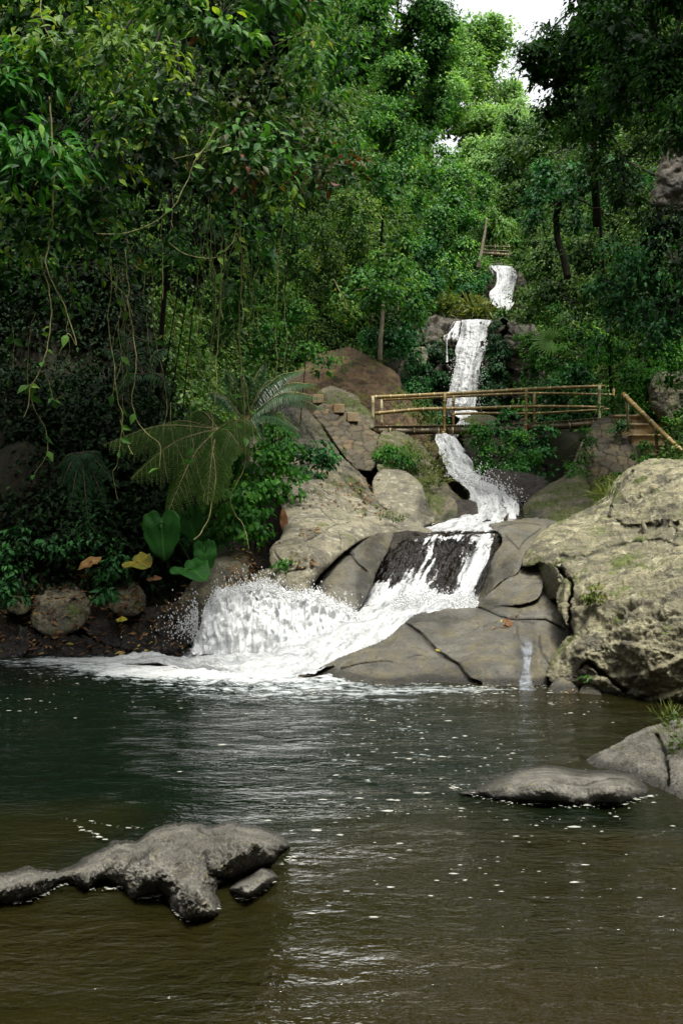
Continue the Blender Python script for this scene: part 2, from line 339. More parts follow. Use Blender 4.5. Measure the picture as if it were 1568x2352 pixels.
def rock(outline, ctrl, mat, label, step=2.4, Rpx=45, back=1.0, bumps=(), cracks=(), n_amp=.05, n_scale=1.2, fine=.012, strata=None, pits=None,
         ground=None, wets=(), name='boulder', cat='boulder', group=None, seed=0, smooth_out=True, bulge=1.0, ledges=(), masonry=None, crease=.9):
    O = np.asarray(outline, float)
    if smooth_out:
        Oc = np.concatenate([O, O[:1]]); q = np.concatenate([O[-1:], Oc, O[1:2]]); P = []
        for i in range(1, len(q) - 2):
            t = np.linspace(0, 1, 6, endpoint=False)[:, None]; a, b_, c, d_ = q[i - 1], q[i], q[i + 1], q[i + 2]
            P.append(0.5 * (2 * b_ + (c - a) * t + (2 * a - 5 * b_ + 4 * c - d_) * t ** 2 + (3 * b_ - a - 3 * c + d_) * t ** 3))
        O = np.concatenate(P)
    x0, y0 = O.min(0) - step; x1, y1 = O.max(0) + step
    gx = np.arange(x0, x1 + step, step); gy = np.arange(y0, y1 + step, step); nx, ny = len(gx), len(gy)
    X, Y = np.meshgrid(gx, gy); px, py = X.ravel(), Y.ravel()
    wob = 3.0 * min(1.0, Rpx / 30)
    wx = perlin(np.stack([px / 40, py / 40, np.full(len(px), seed + .5)], 1)) * wob + perlin(np.stack([px / 12, py / 12, np.full(len(px), seed + 3.5)], 1)) * wob * .5
    wy = perlin(np.stack([px / 40, py / 40, np.full(len(px), seed + 9.5)], 1)) * wob
    qx, qy = px + wx, py + wy
    ins = in_poly(qx, qy, O); dist = np.where(ins, seg_dist(qx, qy, O, True), 0)
    t = np.clip(dist / Rpx, 0, 1); prof = np.sqrt(np.maximum(1 - (1 - t) ** 2, 0))
    if ground is not None:
        hmax, zmin = ground; prof = np.sin(t * np.pi / 2) ** .85; h = zmin + (hmax - zmin) * prof
        for (bx, by, br, ba) in bumps: h = h + ba * np.exp(-((px - bx) ** 2 + (py - by) ** 2) / br ** 2) * prof
        dd = (CH - h) * FPX / (py - CY); base = (CH - zmin) * FPX / (py - CY)
        front = dd; mpp = base / FPX; backd = base + .02 + back * prof * .3
    else:
        base = tps(ctrl, px, py); mpp = base / FPX
        front = base - bulge * Rpx * mpp * prof + bulge * Rpx * mpp * .6
        for (bx, by, br, ba) in bumps: front = front - ba * np.exp(-((px - bx) ** 2 + (py - by) ** 2) / br ** 2) * prof
        rim = base + bulge * Rpx * mpp * .6; backd = rim + back * prof
    # ledges: surface steps forward on the lower side of a line
    for (line, amt, wpx) in ledges:
        L = np.asarray(line, float); yy = np.interp(px, L[:, 0], L[:, 1]); within = sstep(L[0, 0] - 25, L[0, 0] + 10, px) * (1 - sstep(L[-1, 0] - 10, L[-1, 0] + 25, px))
        yy = yy + wx * 1.5
        front = front - amt * within * prof * sstep(0, 9.0, py - yy) * np.exp(-np.maximum(py - yy, 0) / wpx)
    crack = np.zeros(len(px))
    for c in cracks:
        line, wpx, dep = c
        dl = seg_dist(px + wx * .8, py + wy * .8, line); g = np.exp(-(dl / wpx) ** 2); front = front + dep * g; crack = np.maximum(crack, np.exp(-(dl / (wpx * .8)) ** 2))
    A = P3(px, py, front).reshape(ny, nx, 3)
    du = np.gradient(A, axis=1); dv = np.gradient(A, axis=0); N = np.cross(dv, du).reshape(-1, 3)
    N /= np.linalg.norm(N, axis=1)[:, None] + 1e-12; N[N[:, 1] > 0] *= -1
    N = N * .6 + np.array([0, -.4, .1])
    A = A.reshape(-1, 3); q = A * n_scale + seed * 7.7
    disp = fbm(q, 5, .5) * n_amp + fbm(q * 9, 3, .6) * fine + fbm(q * 30, 2, .6) * fine * .45 + (np.minimum(np.abs(perlin(q * 2.3 + 9)), .35) + .5 * np.minimum(np.abs(perlin(q * 5.1 + 3)), .3) - .25) * n_amp * crease - np.maximum(0, ridged(q * 1.3 + 5, 2) - 1.15) * n_amp * .8
    if strata is not None:
        dirv, sp, amp = strata; dv_ = np.asarray(dirv, float); dv_ /= np.linalg.norm(dv_)
        s = (A @ dv_) / sp + fbm(A * .7 + 3, 3) * .55; k = np.floor(s); f = s - k
        hsh = np.modf(np.abs(np.sin(k * 12.9898 + 4.1) * 43758.5))[0]
        saw = np.where(f < .88, f / .88, (1 - f) / .12); disp = disp + amp * (saw - .5) * (.35 + hsh)
        crack = np.maximum(crack, .55 * np.exp(-((f - .97) / .03) ** 2) * (hsh > .35))
    if pits is not None:
        for (bx, by, br, amt) in pits:
            g = np.exp(-(((px - bx) / br[0]) ** 2 + ((py - by) / br[1]) ** 2))
            pn = fbm(A * 5 + 2, 4, .6); disp = disp + g * amt * (np.minimum(pn, .1) * 1.6); crack = np.maximum(crack, g * sstep(.05, .5, -pn) * .8)
    cell_a = np.zeros(len(px))
    if masonry is not None:
        ww = fbm(A * 2.2, 2) * .35
        f1, f2, cid = worley2(np.stack([A[:, 0] / masonry[0] + ww, A[:, 2] / masonry[1] + ww * .6], 1), seed)
        edge = sstep(.03, .22, f2 - f1); disp = disp + edge * .03 + (cid - .5) * .04 * edge; crack = np.maximum(crack, (1 - edge) * .75); cell_a = cid
    A = A + N * (disp * (.25 + .75 * prof))[:, None]
    wet = np.zeros(len(px))
    for (bx, by, brx, bry, am) in wets:
        wet = np.maximum(wet, am * np.exp(-(((px - bx) / brx) ** 2 + ((py - by) / bry) ** 2) ** 1.5) * np.clip(1.1 + fbm(A * 4, 3) * .8, 0, 1.2))
    wet = np.clip(wet, 0, 1)
    Bk = P3(px, py, backd)
    if ground is not None: Bk[:, 2] -= .25 * prof; 
    # keep cells whose 4 corners are inside
    I = np.arange(nx * ny).reshape(ny, nx); insg = ins.reshape(ny, nx)
    cell = insg[:-1, :-1] & insg[1:, :-1] & insg[:-1, 1:] & insg[1:, 1:]
    cnt = np.zeros((ny, nx), int); cnt[:-1, :-1] += cell; cnt[1:, :-1] += cell; cnt[:-1, 1:] += cell; cnt[1:, 1:] += cell
    used = (cnt > 0).ravel(); inner = (cnt == 4).ravel()
    fi = -np.ones(nx * ny, int); fi[used] = np.arange(used.sum()); nb = used.sum()
    bi = fi.copy(); bi[inner] = nb + np.arange(inner.sum())
    cr, cc = np.nonzero(cell); a, b_, c, d_ = I[cr, cc], I[cr, cc + 1], I[cr + 1, cc + 1], I[cr + 1, cc]
    FF = np.stack([fi[a], fi[d_], fi[c], fi[b_]], 1); FB = np.stack([bi[a], bi[b_], bi[c], bi[d_]], 1)
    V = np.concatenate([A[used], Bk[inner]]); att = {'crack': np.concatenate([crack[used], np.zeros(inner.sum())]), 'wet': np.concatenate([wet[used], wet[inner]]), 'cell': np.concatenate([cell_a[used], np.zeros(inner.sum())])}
    org = np.array([V[:, 0].mean(), V[:, 1].mean(), V[:, 2].min()])
    o = mesh_obj(name, V, [FF, FB], mat, None, att, origin=org); tag(o, label, cat, group); return o

RM = {}
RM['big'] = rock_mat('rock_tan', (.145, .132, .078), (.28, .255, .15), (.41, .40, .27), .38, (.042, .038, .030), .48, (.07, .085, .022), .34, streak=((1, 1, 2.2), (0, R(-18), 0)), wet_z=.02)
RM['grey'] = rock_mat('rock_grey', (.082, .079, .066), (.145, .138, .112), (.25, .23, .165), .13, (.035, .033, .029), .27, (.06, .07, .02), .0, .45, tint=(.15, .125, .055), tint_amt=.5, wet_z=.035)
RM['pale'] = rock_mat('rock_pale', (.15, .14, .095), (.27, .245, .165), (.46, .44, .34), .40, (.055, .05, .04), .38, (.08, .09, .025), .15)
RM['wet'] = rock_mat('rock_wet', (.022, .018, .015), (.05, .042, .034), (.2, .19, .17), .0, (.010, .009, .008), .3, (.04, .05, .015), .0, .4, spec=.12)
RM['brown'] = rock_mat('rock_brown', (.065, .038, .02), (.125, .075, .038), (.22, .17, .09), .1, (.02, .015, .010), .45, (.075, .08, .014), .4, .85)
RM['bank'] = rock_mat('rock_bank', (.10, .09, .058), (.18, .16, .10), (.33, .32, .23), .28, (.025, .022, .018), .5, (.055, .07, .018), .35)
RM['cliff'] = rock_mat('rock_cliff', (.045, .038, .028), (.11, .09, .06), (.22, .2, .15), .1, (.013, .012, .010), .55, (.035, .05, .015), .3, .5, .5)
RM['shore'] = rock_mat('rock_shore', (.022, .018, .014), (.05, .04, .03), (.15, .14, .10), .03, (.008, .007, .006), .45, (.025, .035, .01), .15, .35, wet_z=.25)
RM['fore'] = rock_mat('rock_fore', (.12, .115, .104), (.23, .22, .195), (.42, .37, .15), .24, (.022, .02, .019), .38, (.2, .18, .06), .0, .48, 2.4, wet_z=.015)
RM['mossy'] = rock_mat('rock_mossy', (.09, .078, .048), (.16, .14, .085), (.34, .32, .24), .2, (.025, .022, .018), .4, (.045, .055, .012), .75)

rock([(1195, 1300), (1207, 1268), (1235, 1225), (1262, 1200), (1330, 1176), (1370, 1152), (1395, 1128), (1420, 1092), (1460, 1063), (1500, 1050), (1568, 1056), (1700, 1040), (1900, 1060), (2120, 1150), (2180, 1500), (2120, 1760), (1800, 1720), (1600, 1660), (1480, 1640), (1400, 1625), (1340, 1580), (1262, 1570), (1262, 1520), (1285, 1480), (1312, 1455), (1290, 1420), (1276, 1380), (1280, 1335), (1255, 1305), (1225, 1300)],
     [(1262, 1550, 10.0), (1400, 1600, 9.7), (1568, 1612, 9.3), (1285, 1400, 10.9), (1400, 1350, 10.6), (1568, 1350, 9.9), (1200, 1290, 12.7), (1330, 1185, 14.2), (1290, 1270, 12.2), (1568, 1240, 11.4), (1480, 1060, 15.2), (1568, 1060, 14.8), (1568, 1150, 12.8), (1400, 1210, 13.2), (1700, 1300, 9.9), (1700, 1600, 8.8), (2100, 1250, 9.8), (2100, 1700, 7.6)],
     RM['big'], 'huge layered tan bedrock outcrop filling the right bank of the pool', Rpx=50, back=2.0, n_amp=.08, n_scale=.9, fine=.03, seed=1, cat='outcrop', name='bedrock_outcrop',
     bumps=[(1480, 1400, 90, .25), (1500, 1540, 70, .25), (1330, 1480, 40, .12), (1500, 1120, 60, .2), (1560, 1290, 60, .1)],
     strata=((-.25, .12, 1.0), .27, .09), crease=.45, pits=[(1480, 1400, (115, 60), .08), (1350, 1510, (50, 30), .04)],
     ledges=[([(1285, 1278), (1341, 1283), (1395, 1257), (1519, 1244), (1600, 1275)], .16, 60), ([(1380, 1185), (1432, 1213), (1490, 1205), (1600, 1195)], .11, 45), ([(1395, 1170), (1478, 1132), (1600, 1090)], .12, 40), ([(1330, 1500), (1400, 1470), (1500, 1480), (1600, 1500)], .12, 70)],
     cracks=[([(1235, 1300), (1290, 1312), (1312, 1345), (1303, 1400), (1315, 1458)], 5, .35), ([(1285, 1276), (1341, 1281), (1395, 1255), (1519, 1242), (1600, 1272)], 3, .08), ([(1395, 1187), (1432, 1210), (1490, 1202), (1560, 1198)], 3, .12), ([(1393, 1188), (1418, 1118), (1453, 1086)], 3, .09), ([(1400, 1168), (1478, 1130), (1600, 1086)], 2.2, .05), ([(1535, 1200), (1552, 1225), (1545, 1245)], 3, .08), ([(1330, 1545), (1350, 1520), (1400, 1560), (1440, 1590)], 4, .1)],
     wets=[(1480, 1615, 140, 14, 1), (1300, 1590, 50, 20, 1)])
rock([(668, 1547), (720, 1537), (800, 1500), (880, 1467), (928, 1428), (955, 1410), (1030, 1397), (1090, 1394), (1130, 1380), (1200, 1364), (1262, 1356), (1300, 1372), (1325, 1440), (1300, 1520), (1280, 1610), (1200, 1618), (1000, 1615), (800, 1600), (690, 1572)],
     [(700, 1548, 10.9), (900, 1567, 10.25), (1060, 1570, 10.2), (1240, 1572, 10.2), (940, 1420, 11.7), (1050, 1398, 12.2), (1250, 1370, 12.2), (1150, 1470, 11.1), (900, 1500, 10.9), (800, 1520, 10.9), (1000, 1612, 10.2), (1250, 1612, 10.2)],
     RM['grey'], 'smooth grey rock apron with long cracks between white water and pool', Rpx=22, back=.5, n_amp=.035, n_scale=1.1, fine=.004, seed=2, name='rock_apron', cat='rock',
     bumps=[(880, 1520, 60, .12), (1120, 1480, 75, .16), (1230, 1400, 40, .06), (1260, 1500, 28, .07)],
     cracks=[([(931, 1433), (968, 1458), (1001, 1495), (1050, 1528), (1075, 1561), (1100, 1572)], 4.5, .10), ([(783, 1538), (845, 1524), (882, 1519), (902, 1522)], 2.4, .04), ([(935, 1509), (968, 1505)], 2, .03), ([(1095, 1396), (1148, 1419), (1181, 1427), (1251, 1425), (1296, 1448)], 3.4, .09), ([(1186, 1440), (1192, 1470), (1215, 1500), (1197, 1560)], 3, .03), ([(1237, 1462), (1243, 1500), (1262, 1530)], 3, .04), ([(1248, 1425), (1290, 1440)], 3, .05)],
     wets=[(990, 1418, 75, 20, .9), (735, 1548, 60, 22, .95), (1130, 1395, 50, 16, .7), (950, 1572, 300, 7, 1), (1208, 1510, 26, 70, .6), (1060, 1545, 60, 16, .5), (1000, 1440, 40, 20, .6), (1265, 1400, 30, 14, .4), (850, 1478, 60, 10, .8)])
# right of the chute
rock([(1120, 1205), (1159, 1196), (1233, 1188), (1290, 1200), (1283, 1222), (1225, 1262), (1200, 1300), (1184, 1322), (1150, 1340), (1105, 1385), (1080, 1400), (1100, 1340), (1134, 1275), (1150, 1236)],
     [(1159, 1228, 14.4), (1233, 1193, 16.0), (1105, 1369, 12.7), (1208, 1275, 13.2), (1150, 1300, 13.2), (1283, 1210, 15.5)], RM['grey'], 'grey water-smoothed rock wedge just right of the dark lip cascade', Rpx=20, back=.5, n_amp=.03, fine=.004, seed=3,
     bumps=[(1190, 1270, 25, .1)], cracks=[([(1160, 1230), (1190, 1262), (1205, 1240), (1240, 1215)], 3, .06), ([(1140, 1212), (1200, 1200), (1240, 1206)], 2, .03)], wets=[(1120, 1340, 18, 60, 1), (1160, 1318, 20, 30, .7)])
rock([(1095, 1392), (1150, 1338), (1190, 1310), (1222, 1287), (1238, 1295), (1247, 1320), (1243, 1366), (1215, 1385), (1150, 1395)],
     [(1105, 1380, 12.3), (1225, 1290, 12.9), (1243, 1360, 12.0), (1170, 1370, 12.1)], RM['grey'], 'small sunlit grey slab leaning below the wedge rock', Rpx=14, back=.4, n_amp=.02, fine=.003, seed=4, wets=[(1120, 1385, 30, 12, .9)], name='rock_slab', cat='rock')
rock([(1235, 1300), (1262, 1290), (1285, 1310), (1290, 1345), (1280, 1375), (1245, 1372), (1240, 1340)], [(1260, 1330, 12.1), (1240, 1300, 12.5), (1280, 1370, 11.7)], RM['mossy'], 'small dark mossy block wedged in the fissure beside the tan outcrop', Rpx=12, back=.3, seed=5, name='stone', cat='stone')
# under the chute water
rock([(800, 1300), (850, 1250), (890, 1226), (1000, 1224), (1150, 1224), (1165, 1235), (1150, 1290), (1120, 1350), (1105, 1410), (1000, 1430), (850, 1430), (790, 1400)],
     [(890, 1228, 14.6), (1150, 1228, 14.7), (830, 1400, 13.1), (1095, 1395, 12.7), (970, 1320, 13.6)], RM['wet'], 'dark brown wet ledge under the thin sheet of the lip cascade', Rpx=12, back=.6, n_amp=.10, fine=.015, seed=6, name='rock_ledge', cat='rock ledge')
rock([(700, 1356), (740, 1312), (768, 1283), (792, 1264), (842, 1230), (895, 1221), (905, 1236), (888, 1275), (868, 1310), (848, 1360), (822, 1403), (790, 1410), (730, 1385)],
     [(705, 1352, 12.9), (895, 1224, 14.4), (816, 1399, 12.5), (870, 1300, 13.3), (760, 1320, 13.0)], RM['grey'], 'glistening grey rounded rock split by a crack, left of the dark lip cascade', Rpx=34, back=.5, n_amp=.025, fine=.004, seed=7,
     cracks=[([(788, 1272), (806, 1276), (822, 1296), (842, 1314)], 2.6, .08), ([(700, 1352), (745, 1310), (790, 1272), (800, 1262)], 4, .09)], wets=[(862, 1270, 34, 60, .85), (835, 1350, 22, 60, .9), (720, 1350, 30, 20, .8), (800, 1272, 18, 8, .9)])
rock([(617, 1262), (645, 1232), (655, 1190), (638, 1150), (640, 1118), (673, 1103), (737, 1103), (816, 1140), (874, 1166), (925, 1176), (953, 1200), (1000, 1226), (940, 1232), (895, 1228), (840, 1238), (785, 1276), (740, 1320), (705, 1362), (660, 1372), (628, 1330)],
     [(618, 1262, 13.4), (673, 1104, 16.0), (816, 1141, 16.2), (953, 1204, 15.4), (690, 1352, 12.7), (831, 1232, 14.0), (655, 1188, 14.5), (1000, 1226, 15.2), (740, 1230, 13.6)], RM['pale'], 'large pale lichened boulder slab on the left bank beside the cascade', Rpx=30, back=1.0, n_amp=.05, n_scale=1.0, fine=.012, seed=8,
     bumps=[(720, 1270, 60, .15), (900, 1190, 40, .12), (740, 1160, 50, .1)], ledges=[([(640, 1262), (700, 1240), (757, 1213), (805, 1198), (880, 1200), (960, 1215)], .14, 60)],
     cracks=[([(776, 1222), (784, 1240), (781, 1265)], 1.8, .05), ([(629, 1262), (645, 1290), (658, 1315), (700, 1307)], 2, .05), ([(658, 1315), (650, 1360)], 2.5, .08), ([(700, 1240), (757, 1214), (805, 1198)], 1.8, .03), ([(735, 1170), (760, 1200), (775, 1210)], 1.8, .03)], wets=[(660, 1358, 25, 16, .9), (720, 1345, 15, 20, .8)])
rock([(395, 1420), (425, 1348), (489, 1290), (530, 1262), (562, 1266), (574, 1300), (566, 1350), (520, 1400), (460, 1430)], [(425, 1380, 12.5), (530, 1265, 13.4), (566, 1330, 12.8), (480, 1330, 12.6)], RM['bank'], 'tan bank rock behind the splash, under the fallen brown leaves', Rpx=28, back=.6, seed=9, n_amp=.05, wets=[(420, 1420, 60, 25, .9)])
rock([(560, 1345), (585, 1316), (630, 1303), (652, 1325), (660, 1370), (640, 1400), (575, 1400)], [(570, 1360, 12.6), (640, 1310, 13.0), (650, 1380, 12.5)], RM['bank'], 'small grey-brown rock between the splash and the pale slab', Rpx=18, back=.5, seed=10, n_amp=.03, wets=[(648, 1370, 14, 40, .9)])
# left shore
rock([(-120, 1398), (-20, 1404), (60, 1412), (200, 1418), (300, 1400), (380, 1385), (440, 1372), (474, 1392), (470, 1440), (440, 1475), (400, 1500), (330, 1520), (200, 1530), (0, 1535), (-120, 1535)],
     [(-100, 1500, 12.2), (200, 1505, 12.2), (440, 1450, 12.1), (-100, 1400, 13.0), (200, 1405, 13.0), (440, 1375, 12.8), (200, 1540, 12.0)], RM['shore'], 'low dark wet rock shelf along the left shoreline strewn with dead leaves', Rpx=16, back=.4, n_amp=.16, n_scale=1.6, fine=.03, seed=11, name='rock_shelf', cat='rock shelf', bumps=[(130, 1470, 40, .12), (300, 1450, 40, .12), (400, 1440, 30, .1), (30, 1450, 35, .1)],
     cracks=[([(180, 1440), (230, 1480), (300, 1500)], 4, .08), ([(330, 1410), (350, 1450), (340, 1500)], 4, .1), ([(60, 1430), (80, 1480), (60, 1510)], 4, .08)])
rock([(72, 1402), (84, 1362), (128, 1340), (176, 1345), (206, 1373), (210, 1412), (186, 1446), (130, 1466), (82, 1446)], [(80, 1400, 12.6), (150, 1345, 12.9), (200, 1410, 12.6), (140, 1450, 12.3)], RM['bank'], 'rounded mossy boulder on the left shore, larger of the two', Rpx=40, back=.5, seed=12, n_amp=.05)
rock([(246, 1372), (262, 1342), (305, 1334), (332, 1358), (334, 1396), (306, 1416), (262, 1408)], [(250, 1380, 12.7), (300, 1338, 12.9), (320, 1400, 12.5)], RM['bank'], 'smaller rounded boulder on the left shore below the yellow leaf', Rpx=26, back=.4, seed=13, n_amp=.04)
rock([(14, 1400), (24, 1372), (48, 1366), (66, 1382), (66, 1406), (40, 1414)], [(20, 1395, 12.8), (50, 1370, 12.9), (60, 1400, 12.7)], RM['bank'], 'little stone half buried in leaves at the far left shore', Rpx=14, back=.25, seed=14, n_amp=.02, name='stone', cat='stone')
# banks upstream, left
rock([(560, 1010), (575, 930), (605, 885), (645, 882), (716, 948), (782, 1042), (825, 1084), (880, 1170), (834, 1172), (729, 1130), (640, 1130), (590, 1100)],
     [(605, 900, 20.5), (716, 955, 21), (650, 1105, 16.4), (860, 1160, 17.2), (782, 1050, 19), (570, 1030, 18)], RM['bank'], 'long sloping rock bank with a trickle, running down behind the pale slab', Rpx=22, back=1.0, n_amp=.12, fine=.03, seed=15, name='rock_bank', cat='rock',
     cracks=[([(690, 960), (740, 1050), (800, 1120), (850, 1150)], 4, .15), ([(618, 892), (660, 940), (690, 990)], 6, .15)], wets=[(700, 1040, 14, 70, .5), (655, 940, 30, 50, .9)])
rock([(652, 905), (668, 865), (716, 815), (782, 797), (808, 795), (861, 823), (910, 863), (932, 905), (962, 935), (990, 985), (1012, 1040), (960, 1090), (880, 1060), (700, 1020)],
     [(800, 800, 31), (700, 950, 27.5), (900, 1000, 27.2), (985, 980, 27.5), (800, 900, 28)], RM['brown'], 'great reddish-brown domed boulder behind the left end of the bridge', Rpx=90, back=2.0, n_amp=.25, n_scale=.5, fine=.05, seed=16, bulge=.7)
rock([(716, 925), (724, 905), (745, 892), (766, 889), (795, 897), (824, 909), (832, 926), (846, 940), (862, 965), (850, 990), (795, 975), (745, 950)], [(740, 900, 25.6), (860, 960, 24.8), (790, 970, 24.8)], RM['mossy'], 'tan mossy rock capping the left bridge abutment', Rpx=26, back=.8, seed=17, n_amp=.12)
rock([(868, 1000), (900, 990), (940, 1000), (965, 1020), (1000, 1058), (1012, 1098), (1040, 1125), (1066, 1152), (1020, 1170), (960, 1150), (930, 1120), (870, 1100)], [(880, 1010, 23.3), (1000, 1060, 22.6), (1050, 1150, 20.2), (900, 1090, 20.8)], RM['mossy'], 'grassy moss-covered rock slope between left abutment and cascade', Rpx=30, back=1, seed=18, n_amp=.15, name='rock_slope', cat='rock')
rock([(856, 1105), (872, 1080), (900, 1076), (940, 1090), (966, 1110), (976, 1137), (993, 1171), (1006, 1195), (966, 1215), (930, 1206), (887, 1172), (860, 1150)], [(870, 1090, 19.8), (960, 1110, 19.4), (1000, 1190, 18.2), (890, 1160, 18.4)], RM['pale'], 'white-lichened boulder below the bridge with a dark wet right flank', Rpx=40, back=.9, seed=19, n_amp=.08, wets=[(978, 1165, 24, 38, 1), (930, 1200, 40, 14, .6)])
rock([(980, 1148), (1002, 1132), (1030, 1138), (1048, 1158), (1050, 1190), (1030, 1206), (990, 1200)], [(990, 1160, 18.7), (1040, 1150, 18.6), (1020, 1200, 18)], RM['mossy'], 'small mossy boulder between the lichened boulder and the cascade', Rpx=20, back=.5, seed=20, n_amp=.05, wets=[(1035, 1195, 30, 16, .9)])
rock([(1036, 1170), (1050, 1150), (1078, 1146), (1096, 1160), (1094, 1190), (1070, 1206), (1040, 1204)], [(1040, 1180, 18.4), (1080, 1150, 18.7), (1070, 1200, 18)], RM['wet'], 'black wet rock at the foot of the cascade, left edge', Rpx=16, back=.5, seed=21, n_amp=.07)
# right, below the bridge
rock([(1195, 1170), (1225, 1140), (1262, 1108), (1300, 1084), (1318, 1048), (1334, 1010), (1346, 1040), (1348, 1100), (1366, 1150), (1370, 1180), (1320, 1200), (1240, 1216), (1200, 1204)], [(1210, 1170, 19.4), (1300, 1090, 21), (1350, 1000, 22.8), (1390, 1150, 18.8), (1240, 1210, 17.8)], RM['mossy'], 'dark mossy rock slope beneath the right stone abutment', Rpx=26, back=1, seed=22, n_amp=.14, name='rock_slope', cat='rock', wets=[(1210, 1190, 50, 20, .9)])
rock([(1100, 1100), (1130, 1075), (1180, 1080), (1230, 1090), (1260, 1110), (1250, 1150), (1180, 1150), (1120, 1130)], [(1120, 1100, 20.6), (1240, 1100, 20.8), (1180, 1145, 20)], RM['wet'], 'shadowed wet rock below the green bush at the cascade', Rpx=18, back=.8, seed=23, n_amp=.08)
rock([(1062, 1020), (1085, 1000), (1110, 1010), (1115, 1060), (1095, 1080), (1072, 1050)], [(1080, 1010, 23.6), (1100, 1070, 22.4)], RM['wet'], 'dark wet rock at the top right of the cascade under the bridge', Rpx=14, back=.6, seed=24, n_amp=.06)
rock([(1040, 985), (1060, 960), (1100, 950), (1140, 958), (1150, 1000), (1110, 1012), (1050, 1012)], [(1060, 970, 27), (1140, 960, 27), (1100, 1010, 25.5)], RM['mossy'], 'brownish rock seen through the bridge rails below the middle waterfall', Rpx=20, back=1, seed=25, n_amp=.12)
# cliff of the middle fall
rock([(905, 960), (915, 880), (925, 810), (940, 772), (968, 748), (990, 733), (1035, 738), (1070, 742), (1120, 740), (1150, 731), (1200, 742), (1240, 760), (1250, 850), (1240, 980), (1100, 985), (980, 985)],
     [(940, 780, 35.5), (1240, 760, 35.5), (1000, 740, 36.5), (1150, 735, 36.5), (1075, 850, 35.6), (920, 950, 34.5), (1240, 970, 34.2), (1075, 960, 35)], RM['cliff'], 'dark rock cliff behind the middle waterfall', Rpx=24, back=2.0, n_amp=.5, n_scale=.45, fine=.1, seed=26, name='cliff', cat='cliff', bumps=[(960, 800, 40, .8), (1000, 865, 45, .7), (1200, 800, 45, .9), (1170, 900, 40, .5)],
     strata=((0, .1, 1), .9, .3), cracks=[([(940, 800), (1000, 790)], 4, .4), ([(930, 850), (1040, 838)], 4, .5), ([(1155, 740), (1170, 830), (1180, 960)], 6, .8), ([(960, 745), (975, 800), (965, 850)], 3, .3)])
rock([(950, 800), (975, 796), (982, 818), (976, 842), (952, 840)], [(960, 820, 33.4)], RM['pale'], 'squared pale block in the cliff left of the middle waterfall', Rpx=6, back=.6, n_amp=.05, seed=27, name='stone', cat='stone')
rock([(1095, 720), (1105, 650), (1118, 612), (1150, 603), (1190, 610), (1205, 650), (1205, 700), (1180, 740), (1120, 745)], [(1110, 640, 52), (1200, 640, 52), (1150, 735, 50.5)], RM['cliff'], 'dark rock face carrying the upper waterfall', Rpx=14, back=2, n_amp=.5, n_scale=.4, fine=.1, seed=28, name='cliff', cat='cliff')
rock([(1500, 950), (1485, 900), (1500, 860), (1530, 848), (1600, 860), (1610, 960), (1560, 990)], [(1500, 900, 22.8), (1600, 900, 22.5)], RM['bank'], 'brown boulder among leaves on the slope above the steps', Rpx=30, back=.8, seed=29, n_amp=.1)
rock([(1490, 480), (1500, 420), (1520, 330), (1510, 300), (1560, 290), (1640, 350), (1640, 520), (1560, 500)], [(1500, 450, 25), (1600, 350, 25), (1600, 500, 25)], RM['cliff'], 'shaded cliff face high on the right between dark trees', Rpx=30, back=1.5, seed=30, n_amp=.16, n_scale=.8, name='cliff', cat='cliff')  # pale rock given the dark cliff material, so its colour carries the shade
# small stones at the outcrop's toe
rock([(1246, 1606), (1262, 1572), (1286, 1548), (1308, 1543), (1324, 1562), (1330, 1600), (1320, 1625), (1260, 1625)], [(1290, 1590, 9.75), (1300, 1548, 10.0), (1260, 1600, 9.7)], RM['grey'], 'smooth grey stone at the waterline under the tan outcrop', Rpx=20, back=.2, seed=31, n_amp=.015, fine=.003, name='stone', cat='stone')
rock([(1322, 1612), (1330, 1580), (1348, 1568), (1362, 1568), (1380, 1590), (1392, 1615), (1350, 1625)], [(1350, 1600, 9.65), (1350, 1570, 9.8), (1385, 1600, 9.6)], RM['grey'], 'second grey stone at the waterline, right of the smooth one', Rpx=14, back=.15, seed=32, n_amp=.01, fine=.003, name='stone', cat='stone')
# foreground rocks
rock([(-90, 1998), (0, 2004), (61, 1988), (94, 1996), (155, 1990), (201, 1962), (244, 1940), (262, 1928), (310, 1930), (330, 1918), (347, 1905), (384, 1890), (445, 1888), (483, 1895), (530, 1885), (586, 1895), (640, 1913), (668, 1940), (650, 1962), (628, 1984), (590, 1998), (545, 2020), (500, 2040), (506, 2082), (490, 2106), (431, 2116), (398, 2088), (370, 2058), (309, 2066), (281, 2038), (234, 2028), (201, 2046), (150, 2030), (84, 2066), (0, 2078), (-90, 2090)],
     None, RM['fore'], 'large knobbly grey rock with yellow lichen in the left foreground water', step=2.2, Rpx=58, back=.5, crease=.35, ground=(.105, -.004), n_amp=.03, n_scale=5.0, fine=.018, seed=33,
     bumps=[(370, 1960, 60, .07), (560, 1930, 60, .07), (440, 1910, 40, .02), (430, 2060, 30, .03), (60, 2020, 50, .01)], cracks=[([(455, 1905), (480, 1925), (520, 1915)], 5, .03), ([(340, 1960), (300, 1990), (290, 2010)], 5, .02), ([(470, 1960), (480, 2010), (520, 2020)], 7, .04)], cat='rock', name='rock')
rock([(527, 2041), (545, 2022), (575, 2006), (602, 1990), (636, 2010), (622, 2036), (574, 2066), (540, 2056)], None, RM['fore'], 'small flat grey rock at the right foot of the foreground rock', step=2.2, Rpx=24, back=.2, ground=(.075, -.004), n_amp=.015, n_scale=4, fine=.005, seed=34, cat='rock', name='rock')
